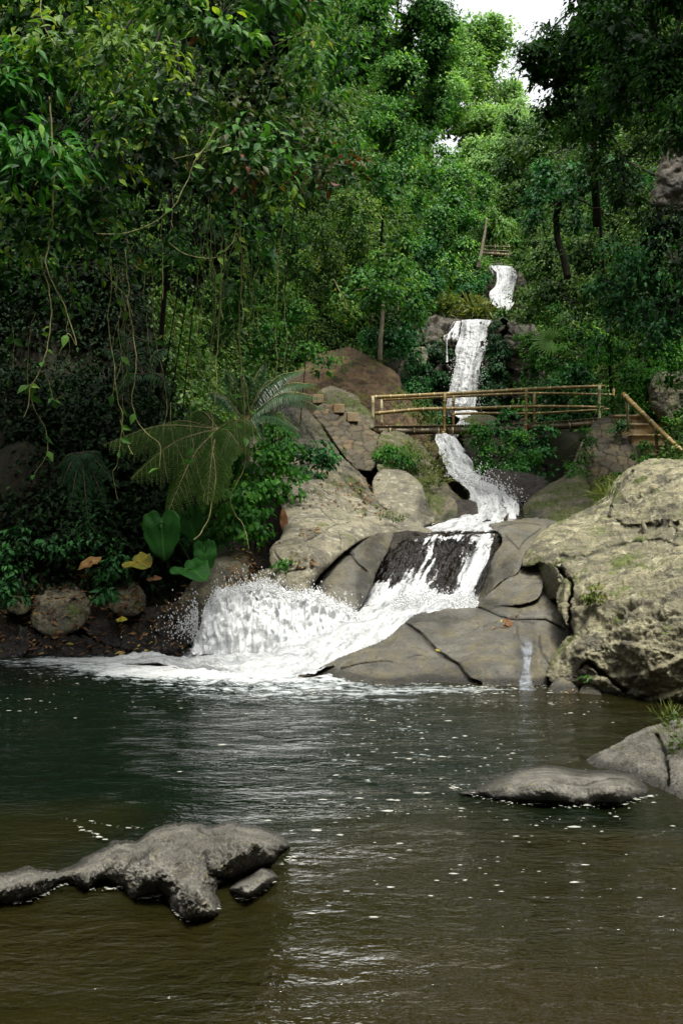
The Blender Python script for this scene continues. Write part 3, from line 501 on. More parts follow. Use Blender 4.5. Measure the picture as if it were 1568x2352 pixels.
rock([(1050, 1821), (1093, 1806), (1126, 1789), (1180, 1768), (1229, 1758), (1271, 1754), (1333, 1766), (1436, 1772), (1474, 1795), (1490, 1818), (1457, 1838), (1416, 1850), (1333, 1850), (1250, 1847), (1167, 1842), (1105, 1832)], None, RM['fore'], 'long low grey rock awash in the pool at the right', step=2.2, Rpx=50, back=.5, ground=(.075, -.004), n_amp=.028, n_scale=2.5, fine=.006, seed=35, bumps=[(1250, 1800, 60, .05), (1400, 1800, 50, .05)], cracks=[([(1290, 1800), (1340, 1805), (1400, 1788), (1450, 1790)], 3, .03)], cat='rock', name='rock')
rock([(1305, 1768), (1353, 1738), (1416, 1706), (1478, 1672), (1540, 1654), (1568, 1650), (1720, 1630), (1900, 1640), (2080, 1760), (2100, 1980), (1760, 1940), (1568, 1890), (1535, 1840), (1486, 1818), (1457, 1800), (1400, 1795)], [(1400, 1775, 6.8), (1568, 1850, 6.1), (1540, 1660, 7.1), (1480, 1800, 6.5), (1700, 1750, 6.2), (2050, 1850, 5.4)], RM['fore'], 'tall lichen-streaked boulder at the right edge of the foreground', Rpx=50, back=.8, seed=36, n_amp=.05, n_scale=1.6, fine=.01, cracks=[([(1505, 1690), (1525, 1730), (1530, 1800)], 5, .08)], wets=[(1530, 1835, 40, 18, 1)])

# ------------------------------------------------------------------ masonry abutments, steps
def masonry_mat():
    m, nt, out = new_mat('masonry'); b = NB(nt); geo = b.n('ShaderNodeNewGeometry'); pos = geo.outputs['Position']
    rp = b.n('ShaderNodeValToRGB'); nt.links.new(b.attr('cell'), rp.inputs[0]); e = rp.color_ramp.elements; rp.color_ramp.interpolation = 'CONSTANT'
    cs = [(.085, .07, .042), (.11, .09, .055), (.07, .062, .045), (.125, .10, .058), (.10, .09, .06), (.14, .10, .055), (.09, .08, .055)]
    while len(e) < len(cs): e.new(.5)
    for k, c in enumerate(cs): e[k].position = k / len(cs); e[k].color = (*c, 1)
    c = b.mix(b.ramp(b.noise(pos, 9, 6, .7), .35, .7, 0, .7), rp.outputs[0], (.07, .06, .042)); c = b.mix(b.ramp(b.noise(pos, 3, 6, .7), .58, .68, 0, .7), c, (.07, .09, .02))
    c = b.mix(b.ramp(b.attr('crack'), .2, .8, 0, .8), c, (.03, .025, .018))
    nt.links.new(b.bsdf(c, .85, .25, b.bump(b.noise(pos, 40, 5, .7), .6, .02)), out.inputs[0]); return m
MM = masonry_mat()
rock([(716, 952), (737, 928), (766, 928), (768, 945), (797, 949), (800, 966), (842, 970), (848, 988), (872, 1000), (876, 1060), (850, 1084), (815, 1080), (782, 1039), (745, 985)],
     [(740, 940, 24.3), (860, 1000, 24.0), (800, 1060, 22.5)], MM, 'rough stone masonry abutment under the left end of the bridge', step=1.6, Rpx=7, back=1.0, n_amp=.05, seed=40, smooth_out=False, masonry=(.24, .12), name='stone_abutment', cat='abutment')
rock([(1345, 1000), (1362, 968), (1408, 952), (1414, 985), (1456, 1010), (1500, 1048), (1470, 1090), (1420, 1150), (1345, 1160), (1340, 1080)],
     [(1362, 975, 23.6), (1410, 955, 23.6), (1490, 1045, 22.0), (1350, 1150, 21.0), (1420, 1140, 20.2)], MM, 'rough stone masonry abutment under the right end of the bridge', step=1.6, Rpx=7, back=1.0, n_amp=.05, seed=41, smooth_out=False, masonry=(.22, .15), name='stone_abutment', cat='abutment')
def box(acc, c, sx, sy, sz, a=0.0, rot=0.0):
    v = np.array([[x, y, z] for x in (-.5, .5) for y in (-.5, .5) for z in (-.5, .5)]) * (sx, sy, sz)
    cr, sr = math.cos(rot), math.sin(rot); v = np.stack([v[:, 0] * cr - v[:, 1] * sr, v[:, 0] * sr + v[:, 1] * cr, v[:, 2]], 1) + c
    acc.add(v, np.array([[0, 1, 3, 2], [4, 6, 7, 5], [0, 4, 5, 1], [2, 3, 7, 6], [0, 2, 6, 4], [1, 5, 7, 3]]), a)
def bevel(o, w_):
    md = o.modifiers.new('bevel', 'BEVEL'); md.width = w_; md.segments = 2; return o
def conc_mat():
    m, nt, out = new_mat('concrete'); b = NB(nt); geo = b.n('ShaderNodeNewGeometry'); pos = geo.outputs['Position']
    c = b.mix(b.ramp(b.noise(b.mapping(pos, (2, 2, .6)), 2.5, 7, .7), .35, .65), (.30, .19, .085), (.36, .30, .20)); c = b.mix(b.ramp(b.noise(b.mapping(pos, (1, 1, .25)), 6, 6, .7), .5, .7, 0, .7), c, (.10, .08, .055))
    c = b.mix(b.ramp(b.noise(pos, 4, 6, .7), .6, .7, 0, .6), c, (.09, .11, .03))
    nt.links.new(b.bsdf(c, .85, .25, b.bump(b.noise(pos, 30, 5, .7), .5, .02)), out.inputs[0]); return m
CONC = conc_mat()
st = thing('stairs', 'weathered ochre concrete steps going down from the bridge to the right', 'steps', P3(1480, 1060, 22))
stp = [(1410, 1486, 953, 973, 23.2), (1427, 1530, 973, 998, 22.8), (1451, 1556, 998, 1021, 22.4), (1471, 1590, 1021, 1042, 22.0), (1490, 1630, 1042, 1062, 21.6), (1510, 1680, 1062, 1084, 21.2)]
for (x0, x1, y0, y1, dd) in stp:
    a = P3(x0, y0, dd); c_ = P3(x1, y1 + 8, dd); A = Acc(); box(A, ((a[0] + c_[0]) / 2, dd + .5, (a[2] + c_[2]) / 2), c_[0] - a[0], 1.0, a[2] - c_[2])
    box(A, ((a[0] + c_[0]) / 2, dd + .46, a[2] - .02), c_[0] - a[0] + .03, 1.0, .045)
    bevel(A.obj('step', CONC, st, smooth=False), .02)
for (x, y, dd, lab) in [(729, 916, 24.6, 'small tan concrete block, leftmost beside the left abutment'), (777, 938, 24.2, 'small tan concrete block on the left abutment, middle step of three'), (809, 958, 24.0, 'small tan concrete block on the left abutment, lowest and nearest the bridge')]:
    p = P3(x, y, dd); A = Acc(); box(A, (0, .24, 0), .24, .5, .20, rot=.05); o = A.obj('concrete_block', CONC, None, smooth=False); bevel(o, .015); o.location = p; tag(o, lab, 'block', 'concrete blocks of the left abutment')

# ------------------------------------------------------------------ bamboo
def bamboo_mat(name, c1, c2, c3):
    m, nt, out = new_mat(name); b = NB(nt); geo = b.n('ShaderNodeNewGeometry'); pos = geo.outputs['Position']
    c = b.mix(b.ramp(b.noise(pos, 5, 5, .7), .35, .65), c1, c2); c = b.mix(b.ramp(b.noise(b.mapping(pos, (1, 8, 8)), 5, 6, .75), .52, .7, 0, .75), c, c3)
    c = b.mix(b.ramp(b.attr('rnd'), .4, 1, 0, .7), c, (.55, .48, .28))
    nt.links.new(b.bsdf(c, .5, .4, b.bump(b.noise(pos, 60, 3), .3, .005)), out.inputs[0]); return m
BM = bamboo_mat('bamboo', (.27, .19, .055), (.16, .11, .032), (.04, .028, .012)); BMD = bamboo_mat('bamboo_dark', (.10, .07, .024), (.05, .036, .014), (.02, .015, .008)); BMP = bamboo_mat('bamboo_pale', (.40, .36, .22), (.28, .25, .15), (.12, .10, .05))
def bamboo_acc(acc, pts, r, node=.33, sides=8):
    pts = np.asarray(pts, float); Ls = np.concatenate([[0], np.cumsum(np.linalg.norm(np.diff(pts, axis=0), axis=1))]); tot = Ls[-1]
    ks = np.arange(node * random.uniform(.2, .8), tot, node); s = [0, tot]; mark = {0: 0, tot: 0}
    for k in ks:
        for dlt, mm in ((-.02, 0), (-.006, 1), (.006, 1), (.02, 0)):
            if 0 < k + dlt < tot: s.append(k + dlt); mark[k + dlt] = mm
    s += [x for x in np.arange(0, tot, .25)]; s = sorted(set(s))
    q = np.stack([np.interp(s, Ls, pts[:, i]) for i in range(3)], 1); mk_ = np.array([mark.get(x, 0) for x in s], float); taper = 1 - .18 * np.array(s) / tot
    V, Q, T_ = tube(q, r * taper * (1 + .14 * mk_), sides); at = np.concatenate([np.repeat(mk_, sides), [0, 0]])
    acc.V.append(V); acc.A.append(at); acc.F.append(Q + acc.n); acc.F.append(T_ + acc.n); acc.n += len(V)
def bamboo(name, pts, r, parent, mat=None, n=24, node=.33):
    a = Acc(); bamboo_acc(a, spline(pts, n), r, node); return a.obj(name, mat or BM, parent)
br = thing('bamboo_footbridge', 'yellow bamboo footbridge with double handrails spanning the stream', 'footbridge', P3(1115, 985, 25.4))
def L3(pts, dd): return np.array([P3(x, y, dd) for x, y in pts])
DA, DB = 25.0, 25.75
bamboo('handrail', L3([(850, 913), (940, 909), (1020, 905), (1120, 900), (1213, 894), (1300, 890), (1388, 887)], DA), .046, br)
bamboo('handrail', L3([(874, 918), (960, 914), (1052, 910), (1208, 904), (1300, 904), (1408, 907)], DB), .034, br)
bamboo('middle_rail', L3([(852, 951), (900, 946), (972, 940), (1080, 938), (1208, 934), (1300, 934), (1386, 936)], DA), .042, br)
bamboo('middle_rail', L3([(1036, 951), (1110, 949), (1208, 950), (1310, 945), (1408, 939)], DB), .03, br)
for x, y0, y1, dd, mt in [(856, 910, 986, DA - .05, BMP), (1021, 904, 1022, DA - .06, BM), (1208, 893, 1017, DA - .06, BM), (1376, 886, 962, DA - .05, BMP), (876, 914, 980, DB, BMP), (1041, 909, 985, DB, BM), (1226, 903, 978, DB, BM), (1408, 893, 958, DB, BM)]:
    bamboo('post', L3([(x, y0), (x + random.uniform(-1, 1), (y0 + y1) / 2), (x, y1)], dd), .036, br, mt, 8)
for a_, b2, dd in [((852, 990), (1018, 989), DA), ((1026, 989), (1204, 985), DA), ((1211, 982), (1376, 972), DA), ((868, 986), (1034, 985), DB), ((1040, 985), (1222, 982), DB), ((1228, 980), (1396, 968), DB)]:
    bamboo('beam', L3([a_, ((a_[0] + b2[0]) / 2, (a_[1] + b2[1]) / 2 + 1.5), b2], dd), .085, br, BMD, 10, .55)
a = Acc()
for k in range(92):
    t = k / 91; x = 856 + 520 * t; y = np.interp(x, [856, 1020, 1110, 1210, 1376], [979, 977, 976, 973, 961])
    p0 = P3(x, y, DA - .08); p1 = P3(x, y, DA - .08) + np.array([.19 + random.uniform(-.02, .02), .92, .0]); bamboo_acc(a, np.array([p0 + (0, random.uniform(-.04, .03), 0), p1]), .021, .5, 6)
a.obj('deck', BMD, br)
for x, y in [(1021, 992), (1208, 987)]:
    bamboo('crossbeam', np.array([P3(x - 4, y + 2, DA - .2), P3(x - 4, y + 2, DA - .2) + (.2, 1.15, 0)]), .045, br, BM, 6)
    bamboo('brace', L3([(x + 2, y + 26), (x + 16, y + 13)], DA - .1), .02, br, BM, 5)
hr = thing('stair_handrail', 'single sloping bamboo handrail on posts beside the steps', 'handrail', P3(1505, 1052, 21.2))
bamboo('rail', np.array([P3(1430, 906, 22.6), P3(1500, 975, 21.7), P3(1568, 1040, 20.9), P3(1640, 1110, 20.1)]), .055, hr, BM)
for (x0, y0, x1, y1, dd, mt) in [(1438, 914, 1442, 992, 22.55, BMP), (1504, 980, 1509, 1058, 21.6, BMD), (1570, 1046, 1572, 1100, 20.8, BMD)]:
    bamboo('post', L3([(x0, y0), (x1, y1)], dd), .034, hr, mt, 6)
fb = thing('log_footbridge', 'tiny far footbridge of poles above the upper waterfall', 'footbridge', P3(1137, 584, 60))
for pts in ([(1103, 566), (1172, 567)], [(1103, 575), (1172, 577)]): bamboo('rail', L3(pts, 60), .05, fb, BMD)
bamboo('beam', L3([(1100, 583), (1174, 587)], 60), .14, fb, BMD)
for x in (1106, 1136, 1168): bamboo('post', L3([(x, 562), (x, 586)], 60), .05, fb, BMD)

# ------------------------------------------------------------------ water
def fall_mat(name='white_water', lo=(.14, .15, .16), hi=(.56, .57, .56)):
    m, nt, out = new_mat(name); b = NB(nt); uvn = b.n('ShaderNodeUVMap'); uv = uvn.outputs[0]
    geo = b.n('ShaderNodeNewGeometry'); pos = geo.outputs['Position']
    s1 = b.noise(b.mapping(uv, (9, .9, 1)), 1, 6, .65, .6); s2 = b.noise(b.mapping(uv, (17, 2.0, 1)), 1, 4, .62, .4); s3 = b.noise(pos, 24, 3, .6)
    dens = b.attr('dens')
    sig = b.math('ADD', b.math('MULTIPLY', s1, .5), b.math('ADD', b.math('MULTIPLY', s2, .3), b.math('MULTIPLY', s3, .2)))
    v = b.math('ADD', sig, b.math('SUBTRACT', b.math('MULTIPLY', dens, .62), .31))
    al = b.ramp(v, .46, .56); shade = b.ramp(sig, .36, .60)
    c = b.mix(shade, lo, hi)
    nn = b.bump(b.math('ADD', s2, b.math('MULTIPLY', s3, .7)), .7, .05)
    white = b.bsdf(c, .45, .3, nn)
    fr = b.n('ShaderNodeFresnel'); fr.inputs[0].default_value = 1.33; nn2 = b.bump(s2, .8, .03); nt.links.new(nn2, fr.inputs['Normal'])
    gl = b.n('ShaderNodeBsdfGlossy'); gl.inputs['Roughness'].default_value = .2; nt.links.new(nn2, gl.inputs['Normal'])
    tr = b.n('ShaderNodeBsdfTransparent'); tr.inputs[0].default_value = (.38, .28, .17, 1)
    film = b.n('ShaderNodeMixShader'); nt.links.new(b.math('MULTIPLY', fr.outputs[0], .14), film.inputs[0]); nt.links.new(tr.outputs[0], film.inputs[1]); nt.links.new(gl.outputs[0], film.inputs[2])
    clear = b.n('ShaderNodeBsdfTransparent'); ed = b.attr('edge'); thin = b.n('ShaderNodeMixShader'); nt.links.new(b.ramp(ed, .02, .1), thin.inputs[0]); nt.links.new(clear.outputs[0], thin.inputs[1]); nt.links.new(film.outputs[0], thin.inputs[2])
    mx = b.n('ShaderNodeMixShader'); nt.links.new(al, mx.inputs[0]); nt.links.new(thin.outputs[0], mx.inputs[1]); nt.links.new(white, mx.inputs[2])
    nt.links.new(mx.outputs[0], out.inputs[0]); return m
FM = fall_mat(); FM2 = fall_mat('splash_water', (.42, .44, .45), (.74, .75, .74)); FM3 = fall_mat('churned_water', (.20, .215, .225), (.50, .51, .50))
def sheet(name, Lp, Rp, label, nu=60, nv=120, amp=.08, nsc=2.0, dens=.8, dfun=None, bulge=.15, edge_w=.12, edge_drop=.9, seed=0, vst=.35, widen=0):
    L = spline(Lp, nv); Rr = spline(Rp, nv); L[:, 0] -= widen; Rr[:, 0] += widen
    u = np.linspace(0, 1, nu); v = np.linspace(0, 1, nv)
    W = L[:, None] * (1 - u[None, :, None]) + Rr[:, None] * u[None, :, None]          # display coords + depth
    px, py, dd = W[..., 0].ravel(), W[..., 1].ravel(), W[..., 2].ravel()
    U = np.tile(u, nv); Vv = np.repeat(v, nu)
    A = P3(px, py, dd).reshape(nv, nu, 3)
    width = np.linalg.norm(A[:, -1] - A[:, 0], axis=1).mean(); length = np.linalg.norm(np.diff(A[:, nu // 2], axis=0), axis=1).sum()
    N = np.cross(np.gradient(A, axis=0), np.gradient(A, axis=1)).reshape(-1, 3); N /= np.linalg.norm(N, axis=1)[:, None] + 1e-12
    fl = abs(A[-1].mean(0)[2] - A[0].mean(0)[2]) / (np.linalg.norm(A[-1].mean(0) - A[0].mean(0)) + 1e-6); N = np.tile(np.array([0, -fl, 1 - fl]) / np.hypot(fl, 1 - fl), (nu * nv, 1))
    A = A.reshape(-1, 3); q = np.stack([U * width * nsc, Vv * length * nsc * vst, np.full(len(U), seed + .3)], 1)
    prof = np.clip(1 - (2 * U - 1) ** 2, 0, 1); n1 = fbm(q, 4) ; n2 = fbm(A * nsc * 4, 3)
    ef = np.clip(np.minimum(U, 1 - U) / edge_w, 0, 1)
    A = A + N * ((bulge * prof + n1 * amp + n2 * amp * .3 * ef) * (1 - .9 * sstep(.86, 1, Vv)) * (.3 + .7 * sstep(0, .08, Vv)))[:, None]
    dn = np.full(len(U), float(dens))
    if dfun is not None: dn = dfun(px, py, U, Vv)
    e = sstep(0, 1, ef + fbm(q * (1, .6, 1) * 1.5 + 40, 3) * .3 + fbm(q * (5, 2.2, 1) + 80, 3) * .35); dn = dn - edge_drop * (1 - e)
    I = np.arange(nv - 1)[:, None] * nu + np.arange(nu - 1)[None]; F = np.stack([I, I + 1, I + nu + 1, I + nu], -1).reshape(-1, 4)
    org = A[np.argmin(A[:, 2])] if False else A.mean(0)
    o = mesh_obj(name, A, F, FM3 if name == 'outflow' else FM, None, {'dens': dn, 'edge': e}, uv=np.stack([U * width + seed, Vv * length], 1), origin=org)
    return tag(o, label, 'waterfall' if 'fall' in name else 'water', kind='structure')
gs = lambda px, py, x, y, rx, ry, a: a * np.exp(-((px - x) / rx) ** 2 - ((py - y) / ry) ** 2)
sheet('upper_waterfall', [(1127, 610, 51.5), (1137, 633, 51), (1134, 660, 50.6), (1119, 676, 50.2), (1120, 692, 49.9), (1135, 708, 49.5), (1152, 724, 49.3)], [(1172, 613, 51.5), (1184, 633, 51), (1181, 663, 50.5), (1180, 690, 50), (1172, 708, 49.6), (1163, 724, 49.3)], 'small white upper waterfall far up the valley', 50, 110, .12, 1.6, .92, lambda px, py, U, V: 1.02 - gs(px, py, 1158, 632, 6, 10, .35) - gs(px, py, 1135, 680, 8, 6, .35), .25, edge_w=.2, seed=3, widen=6)
sheet('middle_waterfall', [(1058, 736, 35.6), (1056, 748, 35.2), (1054, 776, 34.9), (1047, 800, 34.6), (1045, 827, 34.4), (1041, 858, 34.2), (1032, 893, 34), (1024, 935, 33.8), (1026, 958, 33.7)], [(1126, 736, 35.6), (1118, 764, 35), (1121, 794, 34.6), (1112, 818, 34.4), (1100, 846, 34.2), (1095, 898, 34), (1087, 935, 33.8), (1086, 958, 33.7)], 'tall white middle waterfall behind the bamboo bridge', 80, 190, .10, 1.8, .95, lambda px, py, U, V: 1.04 - gs(px, py, 1104, 795, 7, 9, .8) - gs(px, py, 1086, 792, 5, 9, .5) - gs(px, py, 1100, 750, 6, 5, .6) - gs(px, py, 1060, 815, 5, 16, .3) + gs(px, py, 1065, 900, 30, 60, .12), .3, edge_w=.2, seed=5, widen=6)
sheet('side_waterfall', [(1038, 739, 35.7), (1022, 762, 35.2), (1012, 777, 35.0), (1020, 792, 34.9)], [(1066, 739, 35.7), (1060, 762, 35.2), (1056, 780, 34.9), (1048, 796, 34.8)], 'thin veil of water beside the top of the middle waterfall', 30, 40, .15, 1.5, .55, bulge=.2, seed=6)
sheet('thread_waterfall', [(1023, 778, 34.6), (1023, 800, 34.3), (1023, 832, 34.0)], [(1028, 778, 34.6), (1027, 800, 34.3), (1029, 832, 34.0)], 'thread of water dripping left of the middle waterfall', 8, 40, .02, 2, .8, bulge=.05, seed=7, edge_w=.3, edge_drop=.4)
sheet('upper_stream', [(1034, 944, 34), (1040, 958, 30), (1050, 972, 27), (1005, 1004, 25.2)], [(1095, 944, 34), (1112, 958, 30), (1090, 975, 27), (1046, 1010, 25.2)], 'short white run between middle waterfall and bridge', 30, 60, .08, 2, .9, bulge=.05, seed=8)
sheet('lower_cascade', [(1000, 998, 25), (1003, 1015, 24.3), (1014, 1050, 23), (1035, 1088, 21.4), (1078, 1135, 19.9), (1084, 1172, 18.9), (1050, 1200, 17.9), (985, 1214, 16.6), (940, 1221, 15.6)],
      [(1040, 1002, 25), (1056, 1028, 24.2), (1078, 1055, 23), (1094, 1093, 21.6), (1130, 1118, 20.5), (1150, 1148, 19.6), (1170, 1180, 18.8), (1160, 1200, 17.9), (1154, 1210, 16.6), (1152, 1219, 15.6)], 'white cascade sliding down under the bridge', 90, 220, .07, 2.4, .97, lambda px, py, U, V: .98 - .35 * sstep(.2, 0, V) - .2 * sstep(.9, 1, V) - gs(px, py, 1040, 1062, 8, 16, .3) - gs(px, py, 1120, 1208, 24, 4, .4), .12, edge_w=.16, seed=9, widen=10)
sheet('cascade_fan', [(1090, 1140, 20.0), (1095, 1165, 19.2), (1080, 1195, 18.4)], [(1160, 1140, 20.0), (1200, 1152, 19.4), (1205, 1192, 18.2)], 'fanned spray water at the foot of the cascade', 40, 50, .1, 2, .62, bulge=.1, seed=10)
sheet('lip_pool', [(1000, 1196, 19), (985, 1208, 17.3), (940, 1219, 15.8), (890, 1228.5, 14.55)], [(1210, 1188, 19), (1160, 1202, 17.3), (1152, 1214, 15.8), (1152, 1229, 14.55)], 'shallow ledge pool above the dark lip', 70, 60, .02, 3, .5, lambda px, py, U, V: .38 + .6 * (1 - sstep(.55, .9, V)) + .2 * (V > .95), .0, edge_drop=.5, seed=11, vst=1)
def chute_d(px, py, U, V):
    d_ = .27 + .8 * sstep(1325, 1385, py - (px - 900) * .12) + gs(px, py, 1075, 1320, 26, 60, .5) + gs(px, py, 1108, 1270, 20, 50, .42) + gs(px, py, 985, 1285, 30, 36, .25) + gs(px, py, 940, 1330, 40, 30, .35)
    d_ += .45 * (V < .035) + gs(px, py, 1030, 1238, 110, 9, .3) - gs(px, py, 905, 1290, 30, 50, .1)
    return d_
sheet('lip_cascade', [(890, 1228.5, 14.55), (880, 1236, 14.42), (860, 1275, 13.95), (815, 1345, 13.35), (770, 1402, 12.9)], [(1152, 1229, 14.55), (1150, 1236, 14.4), (1135, 1275, 13.7), (1112, 1340, 12.9), (1092, 1396, 12.3)], 'streaked veil falling over the dark lip', 150, 150, .05, 5, .5, chute_d, .03, edge_w=.05, edge_drop=.5, seed=12)
sheet('outflow', [(1092, 1368, 12.75), (960, 1372, 12.8), (850, 1392, 12.7), (700, 1440, 12.4), (560, 1470, 12.3), (430, 1492, 12.15), (300, 1508, 12.1), (130, 1514, 12.0)],
      [(1102, 1394, 12.25), (1000, 1412, 11.95), (900, 1470, 11.3), (800, 1515, 11.0), (700, 1556, 10.6), (560, 1556, 10.6), (400, 1534, 11.3), (180, 1522, 11.7)], 'churning white water running into the pool', 90, 220, .06, 3.5, 1.15, lambda px, py, U, V: 1.2 - .6 * sstep(.8, 1, V), .05, edge_w=.08, edge_drop=.9, seed=13, vst=.8)
mf, nt, out = new_mat('thin_film'); b = NB(nt); geo = b.n('ShaderNodeNewGeometry'); tr = b.n('ShaderNodeBsdfTransparent'); mx = b.n('ShaderNodeMixShader')
nt.links.new(b.math('MULTIPLY', b.attr('dens'), b.math('MULTIPLY', b.ramp(b.attr('edge'), 0, 1), b.ramp(b.noise(geo.outputs['Position'], 9, 5, .7), .35, .6, .15, .6))), mx.inputs[0]); nt.links.new(tr.outputs[0], mx.inputs[1]); nt.links.new(b.bsdf((.30, .33, .36), .2, .6, b.bump(b.noise(geo.outputs['Position'], 60, 3), .5, .01)), mx.inputs[2]); nt.links.new(mx.outputs[0], out.inputs[0])
o = sheet('trickle', [(1184, 1448, 11.0), (1186, 1480, 10.72), (1194, 1520, 10.38), (1184, 1560, 10.05), (1180, 1592, 9.80)], [(1218, 1448, 11.0), (1226, 1480, 10.72), (1224, 1520, 10.38), (1226, 1560, 10.05), (1230, 1592, 9.80)], 'thin film of water running down the apron', 24, 70, .008, 5, .5, lambda px, py, U, V: sstep(0, .45, V), bulge=.0, seed=14, edge_w=.45, edge_drop=0); o.data.materials[0] = mf
# plunge splash: mound of leaping water
def splash():
    nu, nv = 260, 70; xs = np.linspace(440, 850, nu)
    crest = np.interp(xs, [440, 455, 470, 495, 530, 560, 600, 640, 670, 700, 725, 760, 800, 850], [1500, 1462, 1400, 1364, 1352, 1345, 1338, 1350, 1362, 1364, 1362, 1380, 1398, 1425])
    basey = np.interp(xs, [440, 600, 850], [1505, 1505, 1462]); nz = fbm(np.stack([xs / 15, xs * 0, xs * 0], 1), 4)
    v = np.linspace(0, 1, nv); PX = np.tile(xs, nv); U = np.tile(np.linspace(0, 1, nu), nv); V = np.repeat(v, nu)
    C = np.tile(crest + nz * 9 + perlin(np.stack([xs / 5, xs * 0 + 3, xs * 0], 1)) * 7, nv); B = np.tile(basey, nv); dC = np.tile(np.interp(xs, [440, 850], [12.0, 12.55]), nv); dB = dC - .45
    up = np.minimum(V / .7, 1); dn = np.clip((V - .7) / .3, 0, 1)
    py = B + (C - B) * np.sin(up * np.pi / 2) ** .8 + dn * 45; dd = dB + (dC - dB) * up ** 1.3 + dn * .35
    A = P3(PX, py, dd); q = A * 5
    n1 = fbm(q * (1, 1, .35), 4); n2 = fbm(A * 22 * (1, 1, .4), 3)
    A = A + np.stack([n1 * .03, -np.abs(n1) * .09 - n2 * .035, n1 * .07 + n2 * .05 * up], 1)
    den = 1.45 - .6 * sstep(.5, 1, up) - .25 * dn + gs(PX, py, 640, 1435, 110, 16, -.22) + gs(PX, py, 470, 1430, 22, 50, -.25)
    e = np.clip(np.minimum(U, 1 - U) / .05, 0, 1)
    I = np.arange(nv - 1)[:, None] * nu + np.arange(nu - 1)[None]; F = np.stack([I, I + 1, I + nu + 1, I + nu], -1).reshape(-1, 4)
    o = mesh_obj('splash', A, F, FM2, None, {'dens': den - .6 * (1 - e), 'edge': e * 0}, uv=np.stack([A[:, 0], -A[:, 2] * 1.5 + A[:, 1]], 1), origin=A.mean(0)); tag(o, 'leaping white splash at the pool head', 'water', kind='structure')
    # droplets
    oc = np.array([[1, 0, 0], [-1, 0, 0], [0, 1, 0], [0, -1, 0], [0, 0, 1.5], [0, 0, -1.5]], float); of = np.array([[0, 2, 4], [2, 1, 4], [1, 3, 4], [3, 0, 4], [2, 0, 5], [1, 2, 5], [3, 1, 5], [0, 3, 5]])
    pts = []; rg = np.random.default_rng(11)
    n = 5200; x = rg.uniform(445, 840, n); cr = np.interp(x, xs, crest); y = cr + 16 - rg.exponential(9, n); dd = np.interp(x, [440, 850], [11.9, 12.4]) + rg.normal(0, .12, n); pts.append((P3(x, y, dd), rg.uniform(.003, .010, n)))
    n = 900; x = 455 - rg.exponential(22, n); y = 1440 + rg.normal(0, 28, n); pts.append((P3(x, y, 11.9 + rg.normal(0, .1, n)), rg.uniform(.003, .009, n)))
    n = 1500; x = rg.normal(1120, 38, n); y = 1130 - rg.exponential(14, n) + (x - 1120) * .35; pts.append((P3(x, y, 19.8 + rg.normal(0, .2, n)), rg.uniform(.005, .013, n)))
    n = 1500; x = rg.uniform(900, 1095, n); y = 1385 - (x - 900) * .0 + rg.normal(0, 14, n); pts.append((P3(x, y, 12.35 + rg.normal(0, .08, n)), rg.uniform(.003, .009, n)))
    n = 500; x = np.where(rg.random(n) < .5, 1044, 1100) + rg.normal(0, 8, n); y = rg.uniform(820, 950, n); pts.append((P3(x, y, 33.6 + rg.normal(0, .2, n)), rg.uniform(.006, .014, n)))
    Pp = np.concatenate([p for p, r in pts]); rr = np.concatenate([r for p, r in pts])
    V = (Pp[:, None] + oc[None] * rr[:, None, None]).reshape(-1, 3); F = (np.arange(len(Pp))[:, None, None] * 6 + of[None]).reshape(-1, 3)
    m, nt, out = new_mat('droplets'); b = NB(nt); nt.links.new(b.bsdf((.6, .61, .61), .3, .5), out.inputs[0])
    tag(mesh_obj('spray', V, F, m), 'white droplets flung up by the falls', kind='stuff')
splash()
